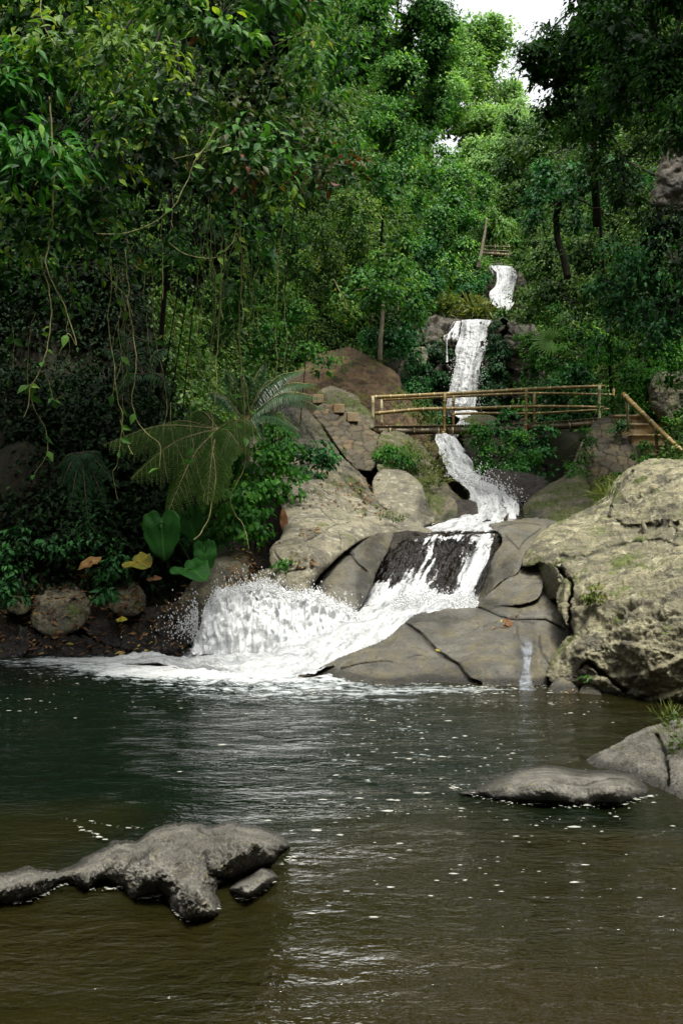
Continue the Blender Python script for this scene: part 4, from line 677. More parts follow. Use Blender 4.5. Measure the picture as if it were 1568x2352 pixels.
def pool():
    xs = np.linspace(-9, 9, 220); ys = np.concatenate([np.linspace(-6, 2, 10, endpoint=False), np.linspace(2, 13.4, 260)])
    X, Y = np.meshgrid(xs, ys); x, y = X.ravel(), Y.ravel()
    p = np.stack([x, y, x * 0], 1)
    z = fbm(p * (1.2, 2.2, 1), 3) * .006
    dist = np.hypot((x + .9) / 1.0, (y - 11.0) / 1.0); z = z + np.exp(-(dist / 1.3) ** 2) * fbm(p * (5, 7, 1), 4) * .05
    V = np.stack([x, y, z], 1)
    foam = 1.15 * np.exp(-((x + 1.1) / 1.6) ** 2 - ((y - 11.1) / .62) ** 2) + .62 * np.exp(-((x + 2.6) / 1.6) ** 2 - ((y - 11.9) / .5) ** 2) + .42 * np.exp(-((x + .6) / 1.6) ** 2 - ((y - 9.9) / .8) ** 2)
    foam += .26 * np.exp(-((x - .3) / 1.1) ** 2 - ((y - 7.5) / 2.6) ** 2) + .3 * np.exp(-((x - 1.2) / .9) ** 2 - ((y - 9.9) / .22) ** 2)
    shallow = sstep(6.2, 4.4, y + fbm(p * .6, 3) * .9 - x * .15) * .9
    right = sstep(.4, 2.6, x + (y - 7) * .22 + fbm(p * .5, 3) * .5)
    shallow = np.maximum(shallow, right * .75)
    i = np.arange(len(ys) - 1)[:, None] * len(xs) + np.arange(len(xs) - 1)[None]; F = np.stack([i, i + 1, i + len(xs) + 1, i + len(xs)], -1).reshape(-1, 4)
    m, nt, out = new_mat('pool_water'); b = NB(nt); geo = b.n('ShaderNodeNewGeometry'); pos = geo.outputs['Position']
    r1 = b.noise(b.mapping(pos, (2.2, 4.0, 1)), 1, 3, .5, .5); r2 = b.noise(b.mapping(pos, (10, 16, 1)), 1, 3, .55, .3); r3 = b.noise(b.mapping(pos, (.7, 1.3, 1)), 1, 2, .5); r4 = b.noise(b.mapping(pos, (30, 44, 1)), 1, 2, .5)
    chop = b.ramp(r3, .35, .65, .5, 1.0)
    h = b.math('MULTIPLY', b.math('ADD', b.math('MULTIPLY', r1, 1.2), b.math('ADD', b.math('MULTIPLY', r2, .7), b.math('MULTIPLY', r4, .2))), chop)
    nn = b.bump(h, 1.0, .05)
    fr = b.n('ShaderNodeFresnel'); fr.inputs[0].default_value = 1.33; nt.links.new(nn, fr.inputs['Normal'])
    gl = b.n('ShaderNodeBsdfGlossy'); gl.inputs['Roughness'].default_value = .05; nt.links.new(nn, gl.inputs['Normal'])
    sh = b.attr('shallow')
    bodyc = b.mix(sh, (.0018, .0055, .0024), (.024, .0205, .0052)); bodyc = b.mix(b.ramp(b.noise(pos, 1.1, 5, .6), .4, .65, 0, .5), bodyc, b.mix(sh, (.0024, .0055, .0018), (.017, .0175, .0042)))
    df = b.n('ShaderNodeBsdfDiffuse'); nt.links.new(bodyc, df.inputs[0]); tr = b.n('ShaderNodeBsdfTransparent'); tr.inputs[0].default_value = (.62, .5, .28, 1)
    body = b.n('ShaderNodeMixShader'); nt.links.new(b.ramp(sh, 0, 1, .04, .5), body.inputs[0]); nt.links.new(df.outputs[0], body.inputs[1]); nt.links.new(tr.outputs[0], body.inputs[2])
    surf = b.n('ShaderNodeMixShader'); nt.links.new(fr.outputs[0], surf.inputs[0]); nt.links.new(body.outputs[0], surf.inputs[1]); nt.links.new(gl.outputs[0], surf.inputs[2])
    f1 = b.noise(b.mapping(pos, (3, 7, 1)), 1, 6, .68, .8); f2 = b.noise(b.mapping(pos, (14, 26, 1)), 1, 4, .65, .5)
    fv = b.math('ADD', b.math('ADD', b.math('MULTIPLY', f1, .55), b.math('MULTIPLY', f2, .45)), b.math('MULTIPLY', b.attr('foam'), .42))
    fa = b.ramp(fv, .66, .76); wh = b.bsdf(b.mix(b.ramp(fv, .7, .9), (.22, .25, .25), (.6, .61, .6)), .5, .3, nn)
    mx = b.n('ShaderNodeMixShader'); nt.links.new(fa, mx.inputs[0]); nt.links.new(surf.outputs[0], mx.inputs[1]); nt.links.new(wh, mx.inputs[2]); nt.links.new(mx.outputs[0], out.inputs[0])
    tag(mesh_obj('pool_water', V, F, m, None, {'foam': foam, 'shallow': shallow}), kind='structure')
    # foam flecks drifting downstream; waterline flecks also stand in for glints on wet rock
    rg = np.random.default_rng(21); n = 1500
    t = rg.random(n); cx = np.interp(t, [0, .25, .6, 1], [.0, .3, .55, .75]) + rg.normal(0, 1, n) * np.interp(t, [0, .4, 1], [1.3, .7, .55]); cy_ = np.interp(t, [0, .25, .6, 1], [10.6, 9.2, 7.0, 4.9]) + rg.normal(0, .35, n)
    k = 350; cx[:k] = rg.uniform(-3.6, 2.6, k); cy_[:k] = rg.uniform(8.4, 11.2, k)
    k2 = 260; cx[k:k + k2] = rg.normal(1.35, .35, k2); cy_[k:k + k2] = rg.normal(9.85, .13, k2)
    wl = [(700, 1557, 860, 1572), (860, 1572, 1060, 1575), (860, 1574, 1060, 1577), (1060, 1575, 1240, 1577), (1270, 1606, 1400, 1612), (0, 2078, 84, 2066), (84, 2066, 150, 2032), (205, 2046, 281, 2040), (300, 2066, 370, 2060), (398, 2090, 440, 2118), (440, 2118, 506, 2084), (540, 2060, 574, 2068), (574, 2068, 636, 2020), (640, 1990, 690, 1960), (640, 1975, 740, 1990), (1080, 1826, 1167, 1846), (1167, 1846, 1333, 1853), (1333, 1853, 1457, 1842), (1457, 1836, 1500, 1830), (1060, 1815, 1020, 1800), (240, 1930, 180, 1900), (330, 1905, 130, 1880)]
    ex = []
    for (ax_, ay_, bx_, by_) in wl:
        k3 = 26; t3 = rg.random(k3); qx_ = ax_ + (bx_ - ax_) * t3 + rg.normal(0, 3, k3); qy_ = ay_ + (by_ - ay_) * t3 + np.abs(rg.normal(0, 4.5, k3)) + 2; dd3 = CH * FPX / (qy_ - CY); ex.append(np.stack([(qx_ - CX) / FPX * dd3, dd3], 1))
    ex = np.concatenate(ex)
    cl = fbm(np.stack([cx * 1.3, cy_ * 2.0, cx * 0], 1), 3); keep = cl > rg.uniform(-.5, .35, n); cx, cy_ = np.concatenate([cx[keep], ex[:, 0]]), np.concatenate([cy_[keep], ex[:, 1]]); n = len(cx)
    rad = rg.lognormal(-4.55, .55, n); m8 = 8; an = np.linspace(0, 2 * np.pi, m8, endpoint=False); rr = rad[:, None] * rg.uniform(.55, 1.3, (n, m8))
    kk = np.where(np.arange(n) >= n - len(ex), .28, .45); rad = rad * kk; rr = rr * kk[:, None]; st_ = rg.uniform(1.2, 2.6, n)[:, None]
    V = np.stack([cx[:, None] + rr * np.cos(an) * st_, cy_[:, None] + rr * np.sin(an) * .9, np.full((n, m8), .014)], -1); top = np.stack([cx, cy_, np.full(n, .014) + rad * .35], 1)
    V = np.concatenate([V.reshape(-1, 3), top]); I = np.arange(n)[:, None] * m8 + np.arange(m8)[None]; J = np.arange(n)[:, None] * m8 + (np.arange(m8)[None] + 1) % m8; T_ = np.broadcast_to(n * m8 + np.arange(n)[:, None], I.shape)
    m2, nt, out = new_mat('foam'); b = NB(nt); nt.links.new(b.bsdf((.30, .30, .26), .6, .3), out.inputs[0])  # one pale colour for the foam and the stand-in glints
    tag(mesh_obj('foam_glint_flecks', V, np.stack([I, J, T_], -1).reshape(-1, 3), m2), 'small pale foam flecks drifting on the pool', kind='stuff')
pool()

# ------------------------------------------------------------------ leaves
LN = dict(V=np.array([[0, 0, 0], [-.34, .2, .05], [.34, .2, .05], [-.5, .45, .09], [.5, .45, .09], [-.27, .76, .05], [.27, .76, .05], [0, .32, 0], [0, .66, 0], [0, 1, 0]], float),
          F=np.array([[0, 7, 1], [1, 7, 3], [7, 8, 3], [3, 8, 5], [5, 8, 9], [0, 2, 7], [2, 4, 7], [7, 4, 8], [4, 6, 8], [6, 9, 8]]))
LM = dict(V=np.array([[0, 0, 0], [-.5, .42, .1], [0, .5, 0], [.5, .42, .1], [0, 1, 0]], float), F=np.array([[0, 2, 1], [0, 3, 2], [1, 2, 4], [2, 3, 4]]))
LF = dict(V=np.array([[0, 0, 0], [-.5, .45, .0], [.5, .45, .06], [0, 1, 0]], float), F=np.array([[0, 2, 1], [1, 2, 3]]))
def norm(a): return a / (np.linalg.norm(a, axis=-1, keepdims=True) + 1e-9)
def leaves(Bp, D, N, L, W, T, droop=.25, fold=1.0):
    D = norm(D); N = norm(N - D * (N * D).sum(1, keepdims=True)); X = np.cross(D, N)
    v = T['V']; y = v[:, 1]
    P = Bp[:, None] + X[:, None] * (v[:, 0][None, :, None] * W[:, None, None]) + D[:, None] * (y[None, :, None] * L[:, None, None]) + N[:, None] * ((v[:, 2][None] * fold * W[:, None] * 1.6 - droop * L[:, None] * (y ** 2)[None])[..., None])
    F = (np.arange(len(Bp))[:, None, None] * len(v) + T['F'][None])
    return P.reshape(-1, 3), F.reshape(-1, 3)
def clump_leaves(C, cr, rg, L, T, per, wr=.5, up=.7, hang=.5, droop=.3, redp=None, odir=None):
    """leaves on upper/outer shell of clumps; C (n,3) centres, cr clump radius (n,)"""
    n = len(C); k = per
    dr = rg.normal(size=(n, k, 3)); dr[..., 2] = np.where(rg.random((n, k)) < .72, np.abs(dr[..., 2]), -np.abs(dr[..., 2]) * .7); dr = norm(dr)
    if odir is not None: dr = norm(dr + odir[:, None] * .55)
    rad = rg.uniform(.6, 1.06, (n, k, 1)) * (1 + .3 * np.sin(dr[..., :1] * 3 + rg.uniform(0, 6, (n, 1, 1))) * np.sin(dr[..., 1:2] * 4 + rg.uniform(0, 6, (n, 1, 1)))); pos = C[:, None] + dr * rad * cr[:, None, None] * np.array([1, 1, .75])
    hd = dr.copy(); hd[..., 2] *= .3; D = norm(hd + rg.normal(size=(n, k, 3)) * .35 + np.array([0, 0, -hang]))
    N = norm(dr * .9 + np.array([0, -.08, up * .6]) + rg.normal(size=(n, k, 3)) * .28)
    base = rg.uniform(0, 1, (n, 1)); rnd = np.clip(base * .45 + rg.uniform(0, .55, (n, k)) + .12 * (rad[..., 0] - .75), 0, 1)
    ext = rg.random((n, k)); rnd = np.where(ext > .985, rg.uniform(.93, 1, (n, k)), np.minimum(rnd, .93))
    if redp is not None:
        rc = rg.random((n, 1)) < redp; rnd = np.where(rc & (rg.random((n, k)) < .6), rg.uniform(.72, 1, (n, k)), np.minimum(rnd, .66))
    ll = L * rg.uniform(.6, 1.25, (n, k)); 
    pos, D, N, ll, rnd = pos.reshape(-1, 3), D.reshape(-1, 3), N.reshape(-1, 3), ll.ravel(), rnd.ravel()
    V, F = leaves(pos, D, N, ll, ll * wr, T, droop); A_ = np.repeat(rnd, len(T['V']))
    ki = max(7, k // 3); di = norm(rg.normal(size=(n, ki, 3))); pi_ = (C[:, None] + di * rg.uniform(.1, .62, (n, ki, 1)) * cr[:, None, None]).reshape(-1, 3)
    Li = np.repeat(cr, ki) * rg.uniform(.25, .45, n * ki); V2, F2 = leaves(pi_, rg.normal(size=(n * ki, 3)), rg.normal(size=(n * ki, 3)) + (0, -.3, .6), Li, Li * .62, LM, .3)  # inner leaves added to block light, in the darkest tone as interior shade
    return np.concatenate([V, V2]), np.concatenate([F, F2 + len(V)]), np.concatenate([A_, np.zeros(len(V2))])
def blob_centres(blobs, cr, cover, rg, front=.8):
    out = []; od = []
    for (px, py, rx, ry, dd, rd) in blobs:
        n0 = max(3, int(cover * math.pi * rx * ry / (math.pi * (cr * FPX / dd) ** 2))); q_ = 6 if n0 > 18 else 1; n = max(3, n0 // q_)
        v = norm(rg.normal(size=(n, 3))); fl = rg.random(n) < front; v[:, 1] = np.where(fl, -np.abs(v[:, 1]), v[:, 1])
        r = rg.random((n, 1)) ** .28; c = P3(px, py, dd); s = np.array([rx / FPX * dd, rd, ry / FPX * dd])
        wob = 1 + .35 * perlin(v * 1.8 + px * .013 + py * .007)[:, None]
        p_ = c + v * r * wob * s
        if q_ > 1:
            o_ = norm(rg.normal(size=(n, q_, 3))); o_[..., 2] = np.abs(o_[..., 2]) * .75 - .25 - .0; o_ = o_ * rg.uniform(.5, 1.0, (n, q_, 1)) * min(cr * 2.3, .45 * min(rx, ry) / FPX * dd) * rg.uniform(.7, 1.2, (n, 1, 1)); o_[..., 2] -= .35 * np.linalg.norm(o_[..., :2], axis=-1); p_ = (p_[:, None] + o_).reshape(-1, 3); v = np.repeat(v, q_, 0)
        out.append(p_); od.append(v)
    return np.concatenate(out), np.concatenate(od)
TC = 0
def plant(name, label, cat, blobs, mat, L, cr, cover=2.2, per=34, tmpl=None, trunk=None, group=None, wr=.5, up=.7, hang=.5, droop=.3, redp=None, bark='bark_dark', twigs=4, base=None, front=.8, thick=None, part='crown'):
    global TC; TC += 1; rg = np.random.default_rng(100 + TC)
    dm0 = np.mean([b_[4] for b_ in blobs]); cr = cr * 1.45; kf = .68 if (dm0 > 16 and mat not in ('grass', 'leaf_wall')) else .9; L = L * kf; per = int(per * (2.2 if dm0 < 30 else 3.0 if dm0 < 50 else 3.6) / kf ** 1.6)
    C, od = blob_centres(blobs, cr, cover * (1.7 if dm0 > 16 else 1.35), rg, front); dm = np.mean([b_[4] for b_ in blobs])
    T = tmpl or (LN if dm < 13 else LM if dm < 27 else LF)
    V, F, rnd = clump_leaves(C, cr * rg.uniform(.55, 1.25, len(C)), rg, L, T, per, wr, up, hang, droop, redp, od)
    cen = np.mean([P3(b_[0], b_[1], b_[4]) for b_ in blobs], axis=0)
    if base is None:
        mx_ = float(np.interp(cen[1], [10, 14, 25, 34, 50, 75], [.3, 1.5, 3, 4.2, 7, 10])); sg = -1 if cen[0] < mx_ else 1
        tt = np.linspace(0, 14, 140); rd_ = (cen - np.array([0, 0, CH])) / np.linalg.norm(cen); wx = cen[0] + (rd_[0] + sg * .12) * tt; wy = cen[1] + rd_[1] * tt; wz = cen[2] - .2 + (rd_[2] - .04) * tt; tz = terrain(wx, wy)
        k = np.argmax(tz >= wz) if (tz >= wz).any() else 60
        base = np.array([wx[k], wy[k], min(wz[k], tz[k])])
    else: base = P3(*base)
    t = thing(name, label, cat, base, group)
    mesh_obj(part, V, F, M[mat], t, {'rnd': rnd}, smooth=False)
    if cat == 'creeper': twigs = 0; thick = .005
    B = Acc(); h = np.linalg.norm(cen - base); r0 = thick or min(.045, .012 + h * .006)
    away = (cen - np.array([0, 0, CH])) / np.linalg.norm(cen)
    mid = cen + away * min(1.6, h * .5); add_tube(B, spline([base, base * .6 + mid * .4, mid, cen], 16), np.linspace(r0, r0 * .6, 16), 6)
    for b_ in blobs:
        c = P3(b_[0], b_[1], b_[4]); hb = np.linalg.norm(c - cen) + .3; pts = spline([cen, (cen + c) / 2 + away * hb * .25 + rg.normal(size=3) * hb * .05, c], 10); add_tube(B, pts, np.linspace(r0 * .6, r0 * .3, 10), 5, cap=False)
        for k in range(twigs):
            c2 = c + rg.normal(size=3) * (b_[2] / FPX * b_[4] * .5, b_[5] * .5, b_[3] / FPX * b_[4] * .5)
            s0 = pts[rg.integers(4, 9)]; m2 = (s0 + c2) / 2 + rg.normal(size=3) * .06 * hb ** .5; add_tube(B, spline([s0, m2, c2], 7), np.linspace(r0 * .3, r0 * .07 + .002, 7), 4, cap=False)
    B.obj('branches', M[bark], t)
    if trunk is not None:
        A = Acc(); pts = spline(P3(*np.array(trunk)[:, :3].T), 24); add_tube(A, pts + fbm(pts * 1.5, 2)[:, None] * .03, np.interp(np.linspace(0, 1, 24), np.linspace(0, 1, len(trunk)), [q[3] for q in trunk]), 8); A.obj('trunk', M[bark], t)
    return t

# far valley head
plant('tall_tree', 'bright pale-green feathery tree rising against the sky at the valley head', 'tree', [(1095, 115, 56, 56, 75, 4), (1050, 190, 60, 80, 74, 4), (1110, 190, 40, 60, 76, 4), (1075, 290, 80, 70, 74, 4), (1150, 245, 40, 50, 78, 3), (1030, 110, 24, 40, 74, 2), (1010, 250, 40, 80, 70, 3), (1095, 80, 40, 30, 74, 2)], 'leaf_far_haze', .36, .9, 4.6, 44, trunk=[(1095, 560, 76, .5), (1080, 440, 77, .42), (1070, 330, 78, .3), (1075, 260, 78, .1)], hang=.2, bark='bark_pale', front=.5)
plant('tree', 'hazy tree on the skyline just left of the right-hand dark tree', 'tree', [(1165, 290, 50, 40, 70, 4), (1180, 340, 60, 60, 66, 4), (1120, 380, 60, 60, 64, 3)], 'leaf_far_haze', .3, .75, 3.4, 40, bark='bark_pale')
plant('tree', 'light green tree behind the far footbridge', 'tree', [(1130, 450, 60, 60, 63, 3), (1150, 520, 40, 40, 64, 3), (1085, 480, 50, 60, 60, 3), (1165, 560, 40, 26, 64, 3)], 'leaf_mid', .26, .7, 2.0, 26)
plant('tree_fern', 'pale tree fern crown above the far footbridge', 'tree fern', [(1137, 515, 30, 22, 58, 1.5)], 'leaf_far_haze', .35, .6, 1.6, 20, wr=.25, hang=.8)
plant('tree', 'mid-green tree left of the far tree, on the valley slope', 'tree', [(1010, 330, 50, 70, 55, 3), (1040, 420, 60, 70, 52, 3), (1000, 500, 60, 60, 48, 3), (1060, 560, 60, 50, 52, 3)], 'leaf_mid', .22, .6, 2.2, 26)
plant('tree', 'tree with a slim pale leaning trunk left of the upper waterfall', 'tree', [(1030, 600, 52, 50, 50, 2), (1005, 580, 50, 60, 46, 2), (1060, 645, 26, 30, 50, 2)], 'leaf_mid', .20, .55, 2.2, 26, trunk=[(1097, 616, 49, .09), (1104, 588, 49, .08), (1112, 540, 49, .06), (1118, 500, 49, .04)], bark='bark_pale')
plant('bush', 'leafy bush hanging at the left lip of the upper waterfall', 'bush', [(1082, 660, 22, 26, 50, 1), (1100, 630, 10, 20, 51, 1), (1058, 690, 30, 24, 47, 1.5)], 'leaf_emerald', .2, .45, 2.6, 26)
plant('grass_tuft', 'yellow-green grassy ledge between upper and middle waterfalls', 'grass', [(1050, 715, 54, 16, 38, .8), (1110, 724, 36, 9, 38.5, .6), (1020, 712, 36, 16, 38, .8)], 'grass', .35, .35, 2.4, 26, wr=.16, hang=-.4, part='blades')
plant('bush', 'broad-leaved bush on the lip ledge right of the middle waterfall', 'bush', [(1175, 722, 36, 18, 38, .8), (1210, 740, 30, 22, 37, .8)], 'leaf_olive', .2, .4, 2.2, 26)
plant('bush', 'bush growing on the right edge of the upper waterfall', 'bush', [(1226, 640, 22, 46, 48, 1.5), (1212, 700, 18, 24, 46, 1), (1235, 580, 40, 50, 50, 2)], 'leaf_olive', .2, .5, 2.4, 26)
# left valley side, far to near
plant('tall_tree', 'tall dark bushy tree standing left of the sky gap', 'tree', [(930, 40, 95, 90, 34, 3), (880, 160, 90, 90, 32, 3), (960, 160, 60, 90, 34, 3), (920, 290, 85, 90, 31, 2.5), (985, 260, 36, 70, 35, 2), (900, -60, 110, 70, 33, 3), (955, 70, 24, 50, 35, 2), (925, -20, 36, 50, 35, 2), (890, -260, 150, 140, 33, 4), (760, -450, 200, 160, 30, 4)], 'leaf_mid', .18, .42, 3.8, 40)
plant('tree', 'glossy mid-green tree below the tall dark bushy tree', 'tree', [(860, 350, 90, 80, 26, 2), (920, 430, 70, 70, 27, 2), (830, 450, 80, 80, 24, 2), (960, 380, 40, 60, 30, 2)], 'leaf_mid', .15, .36, 2.2, 28)
plant('tree', 'yellow-green fine-leaved tree at the middle of the left slope', 'tree', [(700, 560, 90, 90, 19, 1.5), (790, 560, 80, 90, 21, 1.5), (740, 680, 90, 80, 20, 1.5), (640, 660, 70, 90, 18, 1.5)], 'leaf_yellow', .085, .24, 2.0, 28)
plant('tree', 'broad-leaved tree over the domed boulder, on a slim trunk', 'tree', [(880, 640, 70, 60, 29, 1.5), (930, 690, 70, 50, 31, 1.5), (840, 700, 60, 60, 28, 1.5), (910, 580, 60, 60, 30, 1.5)], 'leaf_mid', .2, .4, 2.3, 26, trunk=[(873, 830, 29.5, .07), (875, 760, 29.5, .06), (880, 700, 29.5, .05)], bark='bark_pale')
plant('tree', 'dark tree leaning out left of the middle waterfall', 'tree', [(900, 770, 50, 50, 33, 1.2), (935, 740, 40, 30, 35, 1.2), (870, 790, 30, 30, 31, 1), (960, 640, 40, 70, 38, 2), (985, 690, 30, 30, 37, 1)], 'leaf_emerald', .16, .38, 2.3, 26)
plant('creeper', 'trailing creeper with small round leaves hanging before the domed boulder', 'creeper', [(705, 790, 60, 50, 15, .5), (640, 800, 60, 60, 14.5, .5), (590, 760, 60, 70, 14, .6), (735, 835, 24, 22, 15, .3)], 'leaf_bright', .075, .2, .75, 14, twigs=3)
plant('creeper', 'dense curtain of creeper over the steep bank above the cycad', 'creeper', [(560, 640, 80, 90, 15.5, .7), (600, 560, 80, 70, 16, .8), (520, 760, 80, 80, 15.5, .7), (680, 740, 60, 50, 17.5, .7)], 'leaf_mid', .085, .22, 1.7, 24)
# near left canopy
NEAR = [
 ('tall glossy-leaved tree filling the upper left corner', [(60, 60, 130, 110, 10.2, .8), (190, 40, 110, 90, 10.6, .8), (60, -110, 160, 120, 10, 1), (250, -90, 150, 110, 10.5, 1)], 'leaf_near', .13, None),
 ('drooping sprays of lime-tipped leaves near the upper left corner', [(230, 130, 90, 34, 9.4, .4), (300, 150, 60, 28, 9.3, .35), (150, 170, 50, 40, 9.6, .4)], 'leaf_yellow', .12, None),
 ('large-leaved climber at the top centre-left of the canopy', [(450, 50, 110, 80, 10.8, .8), (560, 90, 110, 80, 11.2, .8), (480, 150, 90, 60, 10.6, .6), (420, -80, 150, 100, 11, 1), (640, -60, 140, 110, 12, 1)], 'leaf_near', .14, None),
 ('overhanging tree with flat leaf layers at the top centre', [(680, 80, 100, 90, 13, 1), (760, 150, 90, 90, 15, 1), (700, 200, 90, 70, 13.5, .9), (800, 40, 80, 90, 18, 1.2), (820, 250, 60, 60, 19, 1)], 'leaf_mid', .14, None),
 ('branch with red young leaves in the middle of the canopy', [(420, 250, 80, 50, 10.0, .5), (470, 380, 90, 70, 9.8, .5), (390, 350, 70, 60, 10, .5), (560, 330, 60, 60, 10.3, .5)], 'leaf_red', .12, .13),
 ('second red-tipped branch reaching right over the slope', [(650, 250, 80, 50, 11.2, .5), (720, 330, 70, 70, 11.6, .6), (620, 350, 80, 60, 10.9, .5), (770, 410, 40, 60, 12, .5)], 'leaf_red', .12, .22),
 ('hanging branch of matt oval leaves on the left edge', [(60, 290, 90, 80, 10, .6), (150, 280, 90, 70, 10.2, .6), (60, 420, 100, 90, 10.2, .6), (190, 400, 80, 70, 10, .6)], 'leaf_near', .12, None),
 ('bright star-like leaf rosettes at the far left edge', [(30, 340, 55, 40, 9.2, .3), (60, 375, 50, 30, 9.1, .3), (20, 250, 40, 40, 9.4, .3), (30, 180, 40, 40, 9.5, .3)], 'leaf_bright', .16, None),
 ('dangling grey-green branch below the canopy centre-left', [(170, 480, 90, 60, 10.3, .6), (230, 520, 80, 60, 10.2, .5), (110, 560, 90, 60, 10.6, .5), (40, 540, 70, 60, 10.6, .5)], 'leaf_near', .11, None),
 ('light heart-leaved climber at the canopy centre', [(580, 370, 60, 45, 10.2, .4), (560, 430, 70, 40, 10.4, .4), (640, 440, 60, 40, 10.7, .4), (300, 300, 70, 60, 10.2, .5), (310, 230, 70, 60, 10.3, .5)], 'leaf_near', .13, None),
 ('curtain of small leaves hanging in front of the tree fern shade', [(380, 570, 110, 60, 11.5, .5), (500, 570, 90, 80, 12, .5), (600, 530, 80, 80, 12.5, .5), (560, 640, 70, 60, 12.6, .4)], 'leaf_mid', .085, None),
 ('low hanging branch over the dark gully at the far left', [(30, 620, 80, 50, 11, .4), (120, 650, 70, 40, 11.3, .4), (240, 600, 80, 50, 11.4, .4)], 'leaf_near', .10, None),
 ('dark inner foliage deep behind the vines', [(300, 480, 120, 90, 12.2, .8), (420, 500, 110, 90, 12.6, .8), (520, 480, 90, 80, 12.8, .8), (300, 620, 130, 70, 13.2, .8), (420, 640, 100, 80, 13.6, .8), (100, 660, 150, 70, 13.0, .8)], 'leaf_shade_dark', .12, None),
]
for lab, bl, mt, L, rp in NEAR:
    dk = mt == 'leaf_shade_dark'
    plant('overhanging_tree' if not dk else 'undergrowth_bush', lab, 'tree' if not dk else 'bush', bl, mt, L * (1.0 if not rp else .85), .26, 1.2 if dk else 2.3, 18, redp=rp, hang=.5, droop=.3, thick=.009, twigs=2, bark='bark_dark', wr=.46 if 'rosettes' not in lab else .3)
# canopy roof added above and behind the frame to shade gully and pool reflections
plant('added_shade_canopy', 'dark canopy added behind the vines and above the frame to shade the gully', 'tree', [(-100, -450, 420, 260, 12, 2.5), (400, -450, 420, 260, 12.5, 2.5), (150, 250, 350, 300, 14.5, 1.5), (500, 250, 250, 260, 16, 1.5), (-350, 300, 300, 600, 11.5, 2), (750, -350, 260, 260, 17, 2.5), (-200, -700, 500, 200, 8, 3), (620, -260, 200, 180, 22, 3), (700, -760, 260, 260, 16, 3), (880, -560, 130, 200, 26, 4), (540, -1000, 280, 300, 10.5, 2), (820, -1150, 260, 350, 13, 2), (200, 380, 420, 160, 13.8, 1.2), (380, 500, 220, 90, 15, 1)], 'leaf_shade_dark', .2, .45, 2.0, 20, tmpl=LM, thick=.05)
# right valley side
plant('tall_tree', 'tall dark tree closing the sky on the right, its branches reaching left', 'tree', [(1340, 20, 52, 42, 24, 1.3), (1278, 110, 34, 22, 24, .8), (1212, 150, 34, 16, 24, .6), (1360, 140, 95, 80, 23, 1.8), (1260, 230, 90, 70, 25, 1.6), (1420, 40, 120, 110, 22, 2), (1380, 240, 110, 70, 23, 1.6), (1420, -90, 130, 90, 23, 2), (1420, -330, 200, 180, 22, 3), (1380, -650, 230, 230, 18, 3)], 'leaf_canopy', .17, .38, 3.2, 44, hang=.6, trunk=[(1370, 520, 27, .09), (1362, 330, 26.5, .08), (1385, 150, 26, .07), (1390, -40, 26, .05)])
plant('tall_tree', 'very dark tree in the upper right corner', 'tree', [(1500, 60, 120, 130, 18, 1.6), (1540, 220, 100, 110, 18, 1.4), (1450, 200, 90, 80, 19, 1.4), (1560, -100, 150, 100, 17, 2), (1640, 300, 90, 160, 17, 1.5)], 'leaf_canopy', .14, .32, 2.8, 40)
plant('tree', 'olive tree on the right slope between the dark trees and the valley head', 'tree', [(1200, 300, 60, 60, 38, 2), (1180, 400, 60, 70, 40, 2), (1260, 360, 80, 70, 34, 2), (1210, 470, 60, 60, 42, 2), (1330, 340, 70, 60, 30, 1.6)], 'leaf_olive', .18, .45, 2.3, 26)
plant('tree', 'arching tree with layered glossy leaves and a dark bent trunk on the right', 'tree', [(1270, 430, 80, 46, 29, 1.3), (1350, 400, 80, 40, 27, 1.3), (1230, 500, 50, 46, 30, 1.2), (1310, 480, 60, 40, 28, 1.2), (1420, 430, 70, 40, 25, 1.2)], 'leaf_emerald', .17, .36, 2.1, 26, trunk=[(1302, 640, 29.5, .10), (1292, 590, 29.5, .10), (1278, 530, 29.5, .09), (1284, 470, 29, .08), (1320, 420, 28.5, .06)])
plant('tree', 'grey-leaved tree with flat branches before the pale cliff', 'tree', [(1390, 300, 90, 40, 24, 1), (1450, 360, 80, 36, 22.5, 1), (1380, 390, 80, 36, 24, 1), (1490, 300, 60, 40, 22, 1), (1440, 480, 60, 40, 23, 1)], 'leaf_olive', .15, .3, 1.4, 24)
plant('shrub', 'tall bright large-leaved shrub at the right above the steps', 'shrub', [(1430, 560, 60, 56, 21, .9), (1390, 640, 70, 60, 20.5, .9), (1460, 680, 80, 70, 20, .9), (1520, 740, 80, 70, 19, .9), (1400, 740, 70, 60, 21, .9)], 'leaf_emerald', .15, .3, 2.0, 24, hang=.7)
plant('shrub', 'dark shrub mass at the right edge below the pale cliff', 'shrub', [(1540, 600, 80, 90, 20, 1), (1600, 700, 60, 120, 18.5, 1), (1520, 500, 60, 50, 22, 1)], 'leaf_shade_dark', .14, .3, 2.0, 24)
plant('shrub', 'shrub thicket right of the upper waterfall', 'shrub', [(1250, 600, 50, 50, 34, 1.2), (1290, 680, 60, 50, 31, 1.2), (1240, 690, 40, 50, 34, 1.2), (1330, 620, 60, 50, 28, 1.2), (1340, 700, 50, 50, 27, 1.1)], 'leaf_olive', .17, .36, 2.3, 26)
plant('shrub', 'silvery-leaved shrub right of the middle waterfall', 'shrub', [(1250, 790, 50, 50, 31, 1), (1300, 830, 60, 46, 28, 1), (1220, 850, 36, 50, 32, 1), (1300, 750, 60, 46, 30, 1), (1350, 790, 50, 50, 26, 1), (1230, 930, 50, 30, 29, 1)], 'leaf_mid', .17, .34, 2.3, 26)
